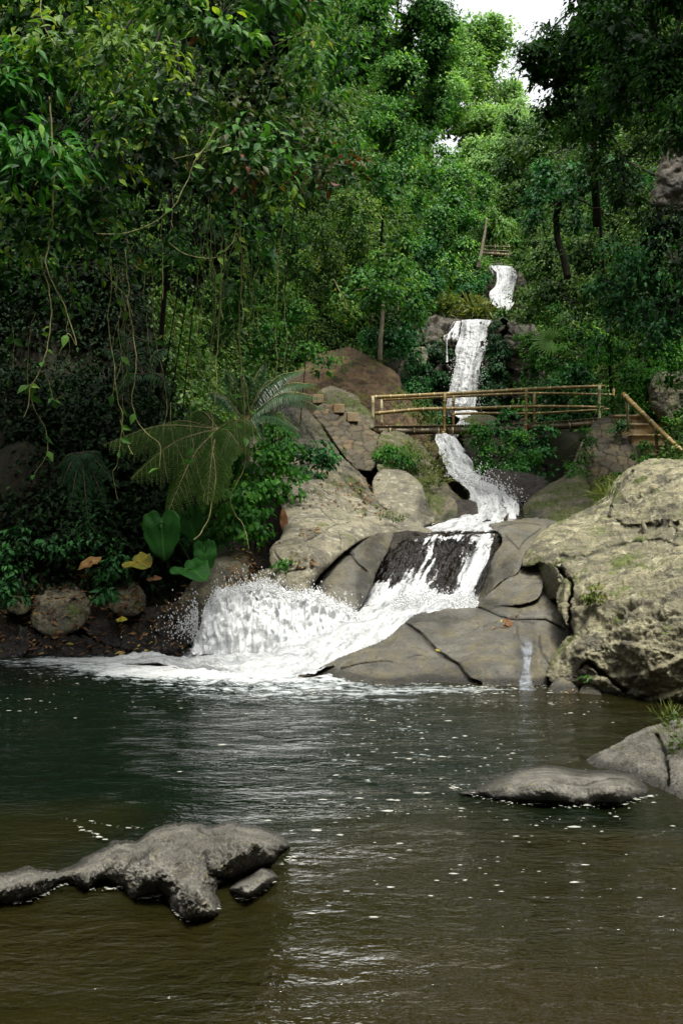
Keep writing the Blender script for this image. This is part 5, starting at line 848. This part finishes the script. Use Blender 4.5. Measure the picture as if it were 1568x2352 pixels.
plant('shrub', 'shrub behind the bridge handrail at its right end', 'shrub', [(1290, 900, 60, 36, 27.5, .8), (1350, 880, 50, 40, 26.5, .8), (1230, 970, 60, 22, 27, .6), (1310, 950, 60, 30, 27, .7)], 'leaf_emerald', .15, .3, 2.4, 24)
plant('shrub', 'leafy bank of small bushes above the concrete steps', 'shrub', [(1450, 850, 60, 50, 23.5, .7), (1430, 920, 40, 36, 24, .6), (1510, 900, 60, 50, 23.5, .6), (1560, 830, 60, 60, 21.5, .7), (1560, 950, 50, 40, 23, .5), (1490, 940, 40, 26, 23.8, .4)], 'leaf_bright', .11, .24, 2.4, 24)
# mosses and ferny carpets on the middle cliff
for lab, bl in [('round cushion of moss fern left of the middle waterfall', [(996, 812, 22, 20, 34.4, .3), (1036, 808, 6, 14, 34.6, .2)]),
                ('wide moss fern carpet at the cliff foot left of the middle waterfall', [(990, 872, 34, 28, 34, .4), (1014, 872, 10, 24, 34.2, .2), (966, 890, 22, 22, 33.6, .3)]),
                ('moss fern patch high on the right of the middle waterfall', [(1144, 785, 16, 22, 34.2, .3), (1146, 820, 16, 22, 34.2, .3), (1138, 760, 8, 14, 34.8, .2)]),
                ('hanging moss fern wall right of the middle waterfall foot', [(1132, 872, 22, 40, 34.0, .3), (1130, 925, 22, 30, 33.8, .3), (1146, 850, 12, 26, 34, .3)])]:
    plant('moss_carpet', lab, 'moss', bl, 'leaf_wall', .10, .17, 4.2, 26, wr=.7, twigs=0, thick=.01, hang=.9, part='fronds', front=1.0)
# plants near the lower cascade and bridge
plant('bush', 'bright moss-green bush right of the lower cascade', 'bush', [(1120, 1020, 34, 40, 22.2, .5), (1150, 1070, 44, 34, 21.6, .5), (1100, 1060, 24, 30, 22, .4), (1185, 1040, 36, 40, 22.4, .5)], 'leaf_bright', .085, .2, 3.0, 24, wr=.65)
plant('bush', 'big-leaved dark bush under the bridge, right of the bright one', 'bush', [(1160, 985, 60, 26, 23.5, .5), (1215, 1020, 46, 40, 23.4, .5), (1240, 1070, 34, 30, 22.8, .4), (1200, 1090, 40, 22, 22, .4)], 'leaf_emerald', .15, .24, 1.8, 20, wr=.75)
plant('creeper', 'leafy creeper hanging over the left face of the right abutment', 'creeper', [(1335, 1000, 16, 30, 22.2, .2), (1322, 1050, 20, 36, 21.4, .2), (1326, 1095, 20, 22, 20.8, .2)], 'leaf_bright', .09, .15, 1.5, 18)
plant('fern_clump', 'light fern clump at the foot of the right abutment', 'fern', [(1378, 1118, 26, 22, 19.6, .25), (1395, 1135, 18, 18, 19, .2)], 'grass', .2, .18, 1.8, 20, wr=.22, hang=.2)
plant('weed', 'small weed growing from the top of the right abutment', 'plant', [(1420, 985, 14, 14, 22.6, .15)], 'leaf_emerald', .09, .12, 2.2, 18, twigs=3)
plant('weed', 'small yellow-green weed beside the concrete steps', 'plant', [(1470, 1035, 14, 16, 21.4, .15), (1480, 1055, 10, 8, 21.2, .1)], 'leaf_bright', .09, .11, 2.0, 16, twigs=3)
plant('weed', 'tiny yellow-green weed low on the right abutment face', 'plant', [(1405, 1092, 14, 8, 20.2, .1), (1432, 1090, 14, 8, 20.2, .1)], 'leaf_bright', .08, .09, 2.0, 14, twigs=3)
plant('grass_tuft', 'dry grass tuft in the cleft above the tan outcrop', 'grass', [(1400, 1130, 14, 26, 15.2, .1), (1388, 1150, 12, 14, 14.6, .1)], 'grass', .2, .1, 1.6, 20, wr=.07, hang=-.9, part='blades', twigs=1, thick=.01)
plant('grass_tuft', 'golden-green grass covering the slope below the left abutment', 'grass', [(920, 1040, 40, 26, 22.0, .3), (960, 1075, 36, 30, 21.4, .3), (1000, 1110, 30, 24, 20.6, .3), (990, 1050, 26, 26, 21.8, .3)], 'grass', .16, .17, 2.6, 26, wr=.12, hang=-.2, part='blades', twigs=0, thick=.01)
plant('weed', 'bright broad weed under the left end of the bridge', 'plant', [(905, 1050, 32, 20, 21.4, .2), (930, 1065, 24, 16, 21.2, .2), (890, 1040, 16, 14, 21.6, .2)], 'leaf_bright', .12, .17, 2.2, 20, twigs=4)
plant('grass_tuft', 'mossy golden grass down the right flank of the domed boulder', 'grass', [(960, 960, 26, 44, 26.6, .3), (985, 1000, 20, 40, 26, .3), (925, 930, 20, 30, 27, .2)], 'grass', .14, .16, 1.7, 26, wr=.14, hang=.3, part='blades', twigs=0, thick=.01)
plant('shrub', 'small dark shrub between the domed boulder and the middle cliff', 'shrub', [(935, 850, 26, 50, 32, .7), (955, 910, 30, 40, 31, .7), (1015, 960, 24, 26, 29, .5)], 'leaf_emerald', .12, .25, 2.4, 24)
plant('creeper', 'heart-leaved ground creeper covering the bank above the taro', 'creeper', [(560, 1080, 60, 44, 14.3, .35), (610, 1060, 50, 36, 14.8, .35), (640, 1100, 40, 36, 15, .3), (540, 1150, 60, 46, 13.8, .35), (600, 1150, 50, 40, 14, .35), (500, 1200, 40, 40, 13.4, .3), (560, 1210, 50, 26, 13.4, .3), (620, 1000, 40, 40, 15.6, .3)], 'leaf_bright', .095, .15, 3.4, 22, wr=.8, hang=.9)
plant('creeper', 'leafy patch on the sloping rock beside the left abutment', 'creeper', [(715, 1075, 36, 26, 16.6, .25), (650, 1040, 24, 24, 17, .2), (742, 1042, 20, 12, 17, .2)], 'leaf_emerald', .12, .17, 2.0, 18, wr=.8)
plant('weed', 'little weed with litter in the hollow of the pale slab', 'plant', [(645, 1297, 20, 8, 12.9, .08)], 'leaf_bright', .05, .06, 2.4, 18, twigs=2, thick=.006)
plant('grass_tuft', 'short grass strip on top of the pale slab', 'grass', [(870, 1186, 44, 6, 14.8, .06), (905, 1190, 26, 5, 14.8, .05)], 'grass', .06, .06, 2.2, 20, wr=.12, hang=-.8, part='blades', twigs=0, thick=.005)
plant('weed', 'small plant sprouting between the two left shore boulders', 'plant', [(232, 1378, 18, 22, 12.2, .1)], 'leaf_emerald', .12, .07, 2.4, 12, twigs=3, thick=.008, wr=.45)
plant('weed', 'tiny plant rooted in the fissure of the tan outcrop', 'plant', [(1363, 1362, 14, 12, 10.2, .06), (1345, 1374, 10, 8, 10.2, .05)], 'grass', .05, .04, 2.2, 14, twigs=2, thick=.004)
plant('weed', 'reddish-green seedling behind the waterline stones', 'plant', [(1355, 1548, 12, 14, 9.8, .05)], 'leaf_bright', .06, .04, 1.8, 8, twigs=2, thick=.004, wr=.3)
plant('grass_tuft', 'fine grass on top of the tall boulder at the right edge', 'grass', [(1560, 1660, 26, 16, 7.0, .1), (1545, 1720, 20, 26, 6.7, .05)], 'grass', .09, .08, .7, 14, wr=.05, hang=-.7, part='blades', twigs=1, thick=.003)
plant('shrub', 'near-black shrub added to darken the lit bank above the far left shore', 'shrub', [(30, 1080, 90, 80, 14.2, .5), (130, 1010, 80, 70, 14.8, .5), (60, 930, 90, 70, 15.5, .6)], 'leaf_shade_dark', .09, .2, 1.2, 12)  # dark foliage added over lit earth to deepen the gully's shade
plant('shrub', 'dark low plants at the far left of the shore', 'shrub', [(30, 1290, 60, 40, 12.7, .3), (100, 1250, 60, 44, 13.2, .3), (40, 1350, 40, 20, 12.6, .2), (60, 1200, 80, 50, 13.8, .3)], 'leaf_emerald', .10, .17, 2.0, 18)
plant('shrub', 'low green seedlings on the leaf-strewn shore below the dark fern', 'shrub', [(180, 1270, 70, 30, 13.0, .3), (240, 1310, 80, 16, 12.8, .2), (220, 1220, 80, 34, 13.5, .3), (420, 1250, 40, 30, 13.4, .25)], 'leaf_emerald', .08, .14, 1.6, 18)

# ------------------------------------------------------------------ ground-cover foliage on the valley sides
def undergrowth():
    rg = np.random.default_rng(77); n = 40000
    px = rg.uniform(-120, 1690, n); py = rg.uniform(-80, 1420, n); o = np.stack([rg.uniform(-3, 3, n), rg.uniform(-1, 1, n), rg.uniform(-.5, 1, n)], 1)
    dr = P3(px, py, 1.0) - (0, 0, CH); hit = np.zeros(n); o = o + (0, 0, CH); t = np.full(n, 11.0); done = np.zeros(n, bool)
    while t.min() < 110:
        p = o + dr * t[:, None]; below = p[:, 2] < terrain(p[:, 0], p[:, 1]); new = below & ~done; hit[new] = t[new]; done |= below
        t = t * 1.012; 
        if done.all(): break
    k = hit > 0; P = o[k] + dr[k] * hit[k][:, None]; P[:, 2] = terrain(P[:, 0], P[:, 1])
    # keep rocks, water and the dark gully clear
    xl = np.interp(P[:, 1], XL[:, 0], XL[:, 1]); xr = np.interp(P[:, 1], XR[:, 0], XR[:, 1])
    side = np.where(P[:, 0] < (xl + xr) / 2, xl - P[:, 0], P[:, 0] - xr); ok = (P[:, 1] > 12.9) & ((side > .25) | (P[:, 1] > 52)); P = P[ok]; n = len(P)
    dd = P[:, 1]; cr = .14 + dd * .0065; P[:, 2] += .1 + rg.random(n) * .3 * cr / .2; 
    gul = (P[:, 1] < 21) & (P[:, 0] < 0)
    V, F, r = clump_leaves(P[gul][::2], cr[gul][::2], rg, .10, LM, 11); tag(mesh_obj('gully_ground_cover', V, F, M['leaf_shade_dark'], None, {'rnd': r}, smooth=False), 'dim low leaves in the shaded left gully', kind='stuff')  # leaves coloured darker to put the gully's shade into them
    P, dd, cr = P[~gul], dd[~gul], cr[~gul]; acc = Acc()
    for lo, hi, L, per, T in [(0, 20, .08, 20, LM), (20, 38, .11, 28, LF), (38, 70, .18, 32, LF), (70, 200, .30, 26, LF)]:
        m = (dd >= lo) & (dd < hi)
        if m.sum() == 0: continue
        V, F, r = clump_leaves(P[m], cr[m] * rg.uniform(.8, 1.6, m.sum()), rg, L, T, per); acc.add(V, F, r)
    tag(acc.obj('ground_cover', M['leaf_olive'], smooth=False), 'mixed leafy ground cover on the valley sides', kind='stuff')
undergrowth()

# ------------------------------------------------------------------ lianas
def X3(pts): return [(x * .49797, 643 + y * .49797) for x, y in pts]
def X6(pts): return [(x * .5272, y * .5272) for x, y in pts]
VINES = [(X6([(180, -40), (185, 80), (240, 190), (285, 265)]), 9.2, .008), (X6([(228, 430), (238, 600), (240, 900), (212, 1060), (215, 1180), (250, 1280), (300, 1380), (330, 1500)]) + X3([(325, 250), (270, 350)]), 9.3, .009),
 (X3([(200, -120), (225, 60), (247, 190), (236, 300), (212, 390), (160, 510), (120, 640)]), 9.4, .008), (X3([(160, 150), (128, 300), (125, 480), (160, 600), (200, 700), (190, 800), (160, 895)]), 10.2, .005),
 (X3([(500, -200), (508, 100), (510, 300), (525, 430), (530, 560), (558, 660), (548, 840), (520, 900), (530, 1020)]), 10, .006), (X3([(570, -150), (590, 130), (602, 250), (622, 400), (614, 590), (650, 690), (728, 760), (735, 865)]), 10, .007),
 (X3([(555, 130), (560, 350), (540, 480), (530, 545)]), 10.4, .005), (X3([(553, 650), (575, 730), (622, 808)]), 10, .006), (X3([(1030, -250), (1025, 0), (1018, 200), (1000, 350), (1000, 550), (990, 700), (992, 900), (975, 1050), (940, 1160), (905, 1197)]), 10.5, .008),
 (X3([(1108, -300), (1114, 0), (1114, 300), (1120, 550), (1126, 760), (1120, 870), (1082, 945), (1060, 1030), (1080, 1090), (1112, 1130), (1135, 1245)]), 11, .007), (X3([(700, -50), (705, 150), (722, 300), (755, 420), (770, 600), (750, 760), (778, 935)]), 10.8, .0045),
 (X3([(790, 560), (785, 700), (820, 800), (862, 920)]), 10.8, .0045), (X3([(860, 330), (886, 480), (880, 650), (892, 780), (910, 890), (942, 985)]), 10.8, .005), (X3([(1140, 480), (1160, 650), (1182, 805)]), 11.2, .005),
 (X3([(380, 215), (420, 222), (450, 160), (470, 60), (480, -60)]), 10.6, .005), (X3([(1060, 400), (1068, 600), (1060, 720)]), 11.2, .004), (X3([(45, 190), (48, 320), (30, 460)]), 10.4, .004), (X3([(240, 470), (262, 560), (300, 540)]), 10, .004),
 (X6([(430, 1020), (560, 1015), (680, 970), (770, 900), (810, 800), (830, 730)]), 9.6, .007), (X6([(740, 1060), (820, 1110), (920, 1126), (1000, 1090), (1034, 1020), (1020, 870), (1028, 600)]), 9.9, .006),
 (X6([(660, 300), (560, 360), (480, 415)]), 9.5, .008), (X6([(705, 1300), (702, 1150), (705, 1000), (712, 850)]), 10, .005), (X6([(1052, 1400), (1050, 1200), (1040, 1040)]), 10.3, .006), (X6([(972, 1400), (975, 1200), (988, 1060)]), 10.3, .006),
 (X6([(1108, 1420), (1105, 1250), (1090, 1100)]), 11, .005), (X6([(940, 570), (905, 640), (870, 700), (830, 760)]), 9.4, .011), (X6([(760, 690), (880, 660), (1000, 625)]), 9.6, .007), (X6([(340, 300), (400, 380), (480, 400)]), 9.5, .006),
 (X6([(1190, 190), (1280, 150), (1400, 110)]), 11.5, .006), (X6([(410, 1130), (470, 1200), (560, 1300), (590, 1380)]), 10.2, .005), (X3([(590, 220), (640, 260), (720, 290), (800, 250), (930, 180)]), 10.8, .004), (X3([(1080, 230), (1000, 330), (930, 420)]), 11, .004),
 (X6([(1300, 640), (1330, 740), (1360, 840)]), 11.4, .008), (X3([(1540, 0), (1568, 60), (1600, 150)]), 15, .01), (X3([(160, 480), (130, 490)]), 9.6, .004)]
rgx = np.random.default_rng(4)
for k in range(26):
    x = rgx.uniform(150, 680); y0 = rgx.uniform(420, 620); y1 = y0 + rgx.uniform(180, 430); nn_ = 6; xx = x + np.cumsum(rgx.normal(0, 9, nn_)); VINES.append((list(zip(xx, np.linspace(y0, y1, nn_))), rgx.uniform(10.6, 12.6), rgx.uniform(.003, .005)))
VM = M['vine']; rgv = np.random.default_rng(9)
for i, (pts, dd, r) in enumerate(VINES):
    P = P3(*np.array(pts).T, dd); P[:, 1] += rgv.uniform(-.25, .25, len(P)).cumsum() * .3; q = spline(P, 14 * len(P)); q = q + np.stack([fbm(q * 2.5 + i, 3), fbm(q * 2.5 + 9 + i, 3) * .5, fbm(q * 1.2 + 5, 2) * .3], 1) * .035
    A = Acc(); add_tube(A, q, np.linspace(r * .85, r * .5, len(q)), 5); o = A.obj('liana', VM, None, origin=q[0]); tag(o, 'thin pale liana hanging loose from the left canopy', 'liana', 'lianas hanging from the left canopy')
    n = rgv.integers(0, 4)
    if n and dd < 12:
        k = rgv.integers(5, len(q), n * 2); D = norm(rgv.normal(size=(len(k), 3)) * (1, .6, .3) + (0, 0, -.6)); N = norm(rgv.normal(size=(len(k), 3)) * .5 + (0, -.7, .7)); L = rgv.uniform(.06, .13, len(k))
        
        for j in range(len(k)):
            V, F = leaves(q[k[j:j + 1]], D[j:j + 1], N[j:j + 1], L[j:j + 1], L[j:j + 1] * .55, LN, .3); mesh_obj('leaf', V, F, M['leaf_near'], o, {'rnd': np.full(len(LN['V']), rgv.uniform(.4, .9))}, smooth=False)

# ------------------------------------------------------------------ ferns, taro
def frond(acc, ax, base, tip, sag, n=22, plen=.3, bip=True, pw=.03, hang=.5, rg=None, side=None, rnd=.5):
    base, tip = np.array(base, float), np.array(tip, float); mid = (base + tip) / 2 + (0, -.05, sag)
    q = spline([base, mid, tip], 40); add_tube(ax, q, np.linspace(.012, .003, 40), 5)
    T = norm(np.gradient(q, axis=0)); dirn = norm((tip - base)[None])[0]; sd = norm(np.cross(dirn, (0, -.55, .8))[None])[0] if side is None else np.array(side, float)
    ts = np.linspace(.12, .985, n)
    for t in ts:
        i = int(t * 39); p = q[i]; L = plen * math.sin(math.pi * min(1, .16 + t * .84)) ** .75 * (1 if t < .8 else 1)
        for s in (-1, 1):
            D = norm((sd * s + T[i] * .45 + np.array([0, 0, -hang * .5]) + rg.normal(size=3) * .05)[None])[0]
            if not bip:
                V, F = leaves(p[None], D[None], np.array([[0, -.6, .8]]), np.array([L]), np.array([pw]), LM, .35); acc.add(V, F, rnd + rg.uniform(-.25, .25)); continue
            m = max(5, int(L / .013)); tt = np.linspace(.06, 1, m); pts = p + D * (tt * L)[:, None] + np.array([0, 0, -hang]) * (tt ** 2 * L)[:, None]
            TT = norm(np.gradient(pts, axis=0)); add_tube(ax, pts, np.linspace(.003, .001, m), 3, cap=False)
            S = norm(np.cross(TT, np.array([[0, -.8, .55]]))); ll = .068 * np.sin(np.pi * np.clip(.25 + tt * .72, 0, 1)) * (L / .3) ** .5 + .006
            for s2 in (-1, 1):
                V, F = leaves(pts, S * s2 + TT * .55, np.tile([0, -.7, .7], (m, 1)) + rg.normal(size=(m, 3)) * .1, ll, ll * .40, LF, .2); acc.add(V, F, np.repeat(np.clip(rnd + rg.uniform(-.3, .3, m), 0, 1), 4))
def fern(label, base, tips, dd, mat, name='fern', cat='fern', **k):
    rg = np.random.default_rng(int(base[0])); b0 = P3(base[0], base[1], dd + .25); t = thing(name, label, cat, b0)
    for (x, y, dz, sag) in tips:
        A, S = Acc(), Acc(); frond(A, S, b0, P3(x, y, dd + dz), sag, rg=rg, **k); f = A.obj('frond', M[mat], t, smooth=False); S.obj('rachis', M['vine'] if mat != 'fern_dark' else M['bark'], f)
fern('large olive tree fern with drooping lacy fronds under the canopy', (500, 985), [(236, 1022, .2, .12), (300, 1100, -.1, .12), (385, 1178, -.3, .14), (476, 1160, -.35, .12), (556, 1035, 0, .08), (590, 985, .2, .1), (330, 990, .5, .1), (440, 950, .6, .1)], 12.6, 'fern', 'tree_fern', 'tree fern', n=18, plen=.29, hang=.75)
fern('dark blue-green fern fanning downwards at the left', (190, 1040), [(140, 1120, 0, .06), (160, 1190, -.1, .06), (204, 1208, -.1, .06), (246, 1168, 0, .06), (258, 1105, 0, .06), (130, 1075, .1, .05), (235, 1060, .1, .05)], 11.6, 'fern_dark', n=26, plen=.13, bip=False, pw=.022, hang=.5)
fern('feathery cycad-like palm fern overhanging the sloping rock', (562, 968), [(752, 942, -.2, .22), (728, 882, 0, .2), (655, 872, .2, .2), (690, 990, -.2, .16), (520, 850, .3, .12), (480, 900, .2, .1), (600, 1010, -.1, .1), (610, 830, .4, .15), (742, 915, -.3, .2), (700, 850, .1, .2), (560, 860, .2, .15)], 13.6, 'fern_palm', 'palm_fern', 'fern', n=64, plen=.17, bip=False, pw=.02, hang=.7)
fern('dim fern fronds in the dark gully behind the vines', (330, 860), [(230, 800, .2, .1), (280, 760, .3, .1), (400, 900, 0, .1), (260, 900, 0, .1), (390, 800, .2, .1)], 14.2, 'fern_dark', n=24, plen=.16, bip=False, pw=.02, hang=.4)
def leafplate_mat(name, c1, c2, vein, holes=False):
    m, nt, out = new_mat(name); b = NB(nt); uvn = b.n('ShaderNodeUVMap'); s = b.n('ShaderNodeSeparateXYZ'); nt.links.new(uvn.outputs[0], s.inputs[0])
    ax = b.math('ABSOLUTE', s.outputs[0]); mid_ = b.ramp(ax, .012, .03, 1, 0)
    w_ = b.math('FRACT', b.math('MULTIPLY', b.math('SUBTRACT', s.outputs[1], b.math('MULTIPLY', ax, .75)), 8.0)); vn = b.ramp(b.math('ABSOLUTE', b.math('SUBTRACT', w_, .5)), .43, .5)
    geo = b.n('ShaderNodeNewGeometry'); c = b.mix(b.ramp(b.noise(geo.outputs['Position'], 9, 4), .35, .65), c1, c2); c = b.mix(b.math('MAXIMUM', mid_, b.math('MULTIPLY', vn, .55)), c, vein)
    p = b.bsdf(c, .5, .2, b.bump(vn, .4, .015)); tr = b.n('ShaderNodeBsdfTranslucent'); nt.links.new(b.mix(1.0, c, (1.5, 1.6, .6), 'MULTIPLY'), tr.inputs[0]); mx = b.n('ShaderNodeMixShader'); mx.inputs[0].default_value = .3
    nt.links.new(p, mx.inputs[1]); nt.links.new(tr.outputs[0], mx.inputs[2]); nt.links.new(mx.outputs[0], out.inputs[0]); return m
TM = leafplate_mat('taro_leaf', (.015, .09, .010), (.024, .12, .014), (.06, .18, .03)); TY = leafplate_mat('taro_yellow', (.42, .32, .03), (.16, .20, .03), (.5, .42, .1)); TB = leafplate_mat('leaf_tan', (.38, .22, .07), (.28, .13, .04), (.42, .3, .14)); TBR = leafplate_mat('leaf_brown', (.16, .075, .03), (.24, .12, .05), (.3, .18, .09))
def heart(px, py, dd, Wd, Ld, D, N, mat, parent, name='leaf', shape='heart', curl=.12, label=None, group=None):
    nr, na = 9, 40; an = np.linspace(0, 2 * np.pi, na, endpoint=False)
    # outline, tip at +y
    if shape == 'heart': rr = np.interp(an, np.array([0, .5, 1.0, 1.57, 2.14, 2.64, 3.14, 3.75, 4.35, 4.71, 5.07, 5.67, 6.283]), [.50, .55, .68, 1.0, .68, .55, .50, .52, .44, .16, .44, .52, .50])
    else: rr = np.interp(an, np.array([0, 1.0, 1.57, 2.14, 3.14, 4.2, 4.71, 5.2, 6.283]), [.34, .55, 1.0, .55, .34, .5, .8, .5, .34])
    rr = rr * (1 + .03 * np.sin(an * 11 + px))
    r = np.linspace(0, 1, nr)[1:]; x = (rr[None] * np.cos(an)[None] * r[:, None]).ravel(); y = (rr[None] * np.sin(an)[None] * r[:, None]).ravel(); x = np.concatenate([[0], x]); y = np.concatenate([[0], y])
    z = .22 * np.abs(x) ** 1.3 - curl * 1.6 * y * np.abs(y) + .025 * np.sin(np.abs(x) * 22 + y * 9) * np.clip(np.abs(x) * 4, 0, 1) + .03 * np.sin(y * 9 + px)
    D, N = norm(np.array([D], float))[0], np.array(N, float); N = N - D * (N @ D); N /= np.linalg.norm(N); X = np.cross(D, N); c = P3(px, py, dd)
    V = c + X * (x * Wd)[:, None] + D * (y * Ld)[:, None] + N * (z * Wd)[:, None]; I = 1 + np.arange(nr - 2)[:, None] * na + np.arange(na)[None]; J = 1 + np.arange(nr - 2)[:, None] * na + (np.arange(na)[None] + 1) % na
    Q = np.stack([I, J, J + na, I + na], -1).reshape(-1, 4); k = np.arange(na); T_ = np.stack([np.zeros(na, int), 1 + (k + 1) % na, 1 + k], 1)[:, ::-1]
    o = mesh_obj(name, V, [Q, T_], mat, parent, uv=np.stack([x, y], 1), origin=None if parent else c); md = o.modifiers.new('thick', 'SOLIDIFY'); md.thickness = .003
    if label: o['label'] = label
    return o
ta = thing('taro_plant', 'taro plant with huge heart-shaped leaves below the tree fern', 'taro', P3(430, 1300, 12.9)); A = Acc()
for (x, y, dd, Wd, Ld, D, N) in [(372, 1205, 12.2, .42, .40, (.06, -.1, -1), (0, -1, .15)), (432, 1185, 12.6, .32, .32, (.35, 0, -1), (-.1, -1, .3)), (470, 1262, 12.4, .26, .26, (.15, -.1, -.9), (.25, -1, .3)), (432, 1308, 12.15, .44, .30, (.75, -.65, -.15), (0, -.45, 1))]:
    heart(x, y, dd, Wd, Ld, D, N, TM, ta); p = P3(x, y, dd); add_tube(A, spline([P3(450, 1318, 12.9), (P3(450, 1318, 12.9) + p) / 2 + (0, .1, .06), p + (0, .02, -.01)], 12), np.linspace(.014, .007, 12), 6)
A.obj('stalk', M['grass'], ta)
o = heart(312, 1292, 12.35, .36, .22, (.75, -.5, -.1), (0, -.55, 1), TY, None, 'fallen_leaf', curl=.05); tag(o, 'large fallen taro leaf turned yellow on the left shore', 'leaf')
o = heart(210, 1292, 12.4, .24, .16, (-.8, -.3, -.25), (0, -.6, 1), TB, None, 'fallen_leaf', 'oval', .1); tag(o, 'large tan dead leaf on the shore left of the yellow one', 'leaf')
o = heart(1168, 1434, 11.35, .13, .09, (.8, -.3, -.3), (0, -.5, 1), TBR, None, 'fallen_leaf', 'oval', .35); tag(o, 'curled brown dead leaf lying on the grey rock apron', 'leaf')
o = heart(1004, 1494, 10.75, .035, .03, (.8, -.3, -.2), (0, -.6, 1), TY, None, 'fallen_leaf', 'oval', .1); tag(o, 'tiny orange leaf in the crack of the grey rock apron', 'leaf')
o = heart(278, 1424, 12.1, .13, .07, (.9, -.2, .25), (0, -.6, 1), TY, None, 'fallen_leaf', 'oval', .1); tag(o, 'narrow bright yellow leaf on the dark wet shelf', 'leaf')
o = heart(700, 1192, 0, 0, 0, (1, 0, 0), (0, 0, 1), TBR, None) if False else heart(652, 1196, 14.2, .14, .22, (.1, -.2, -1), (0, -1, .3), TBR, None, 'fallen_leaf', 'oval', .1); tag(o, 'orange-brown dead leaf hanging at the left edge of the pale slab', 'leaf')
o = heart(352, 1330, 12.3, .13, .10, (.8, -.3, .3), (0, -.6, 1), TBR, None, 'fallen_leaf', 'oval', .2); tag(o, 'orange curled leaf below the yellow taro leaf', 'leaf')
pf = thing('fan_palm', 'pale grey-green fan leaf sticking out among bushes right of the middle waterfall', 'palm', P3(1262, 810, 27.5))

c0 = P3(1268, 782, 26.2); an = np.linspace(-.5, 3.4, 22); D_ = np.stack([-np.sin(an + .1), -.25 + 0 * an, np.cos(an + .1) * .8], 1); Lf = .42 + .12 * np.sin(an)
V, F = leaves(np.tile(c0, (22, 1)), D_, np.tile([0, -1, .35], (22, 1)), Lf, Lf * .13, LM, .18); mesh_obj('leaf', V, F, M['leaf_far_haze'], pf, {'rnd': np.repeat(.2 + .2 * np.abs(np.sin(an * 17)), 5)}, smooth=False); A = Acc(); add_tube(A, spline([P3(1262, 830, 27.5), P3(1266, 800, 27.2), P3(1252, 773, 26.85)], 8), .02, 6); A.obj('stalk', M['grass'], pf)

# ------------------------------------------------------------------ leaf litter
def litter():
    rg = np.random.default_rng(31); dg = bpy.context.evaluated_depsgraph_get(); dg.update(); P_, N_ = [], []
    regs = [(60, 440, 1330, 1400, 420), (0, 460, 1400, 1500, 420), (120, 330, 1290, 1330, 160), (520, 640, 1230, 1345, 420), (560, 650, 1180, 1250, 60), (700, 860, 1110, 1170, 120), (800, 900, 1150, 1190, 40), (1140, 1200, 1420, 1445, 14), (640, 720, 1288, 1305, 30), (690, 740, 1215, 1235, 20), (800, 880, 1080, 1150, 60), (1280, 1420, 1590, 1608, 10)]
    for (x0, x1, y0, y1, n) in regs:
        for k in range(n):
            x, y = rg.uniform(x0, x1), rg.uniform(y0, y1)
            if x0 == 520 and abs((x - 565) - (y - 1290) * -.35) > 36: continue
            v = P3(x, y, 1.0) - (0, 0, CH); hit, loc, nrm, idx, ob, mtx = sc.ray_cast(dg, Vector((0, 0, CH)), Vector(v).normalized())
            if hit and (ob.name.startswith(('boulder', 'rock', 'terrain', 'stone', 'bedrock'))): P_.append(np.array(loc)); N_.append(np.array(nrm))
    P_, N_ = np.array(P_), np.array(N_); n = len(P_); D = norm(rg.normal(size=(n, 3)) * (1, 1, .3)); L = rg.uniform(.04, .12, n); N_ = norm(N_ + rg.normal(size=(n, 3)) * .35)
    V, F = leaves(P_ + N_ * .012, D, N_, L, L * rg.uniform(.15, .5, n), LM, rg.uniform(-.3, .4), 2.0); tag(mesh_obj('leaf_litter', V, F, M['litter'], None, {'rnd': np.repeat(rg.random(n), 5)}, smooth=False), 'brown dead leaves scattered on bank rocks', kind='stuff')
litter()
#print('POLYS', sum(len(o.data.polygons) for o in bpy.data.objects if o.type == 'MESH'))
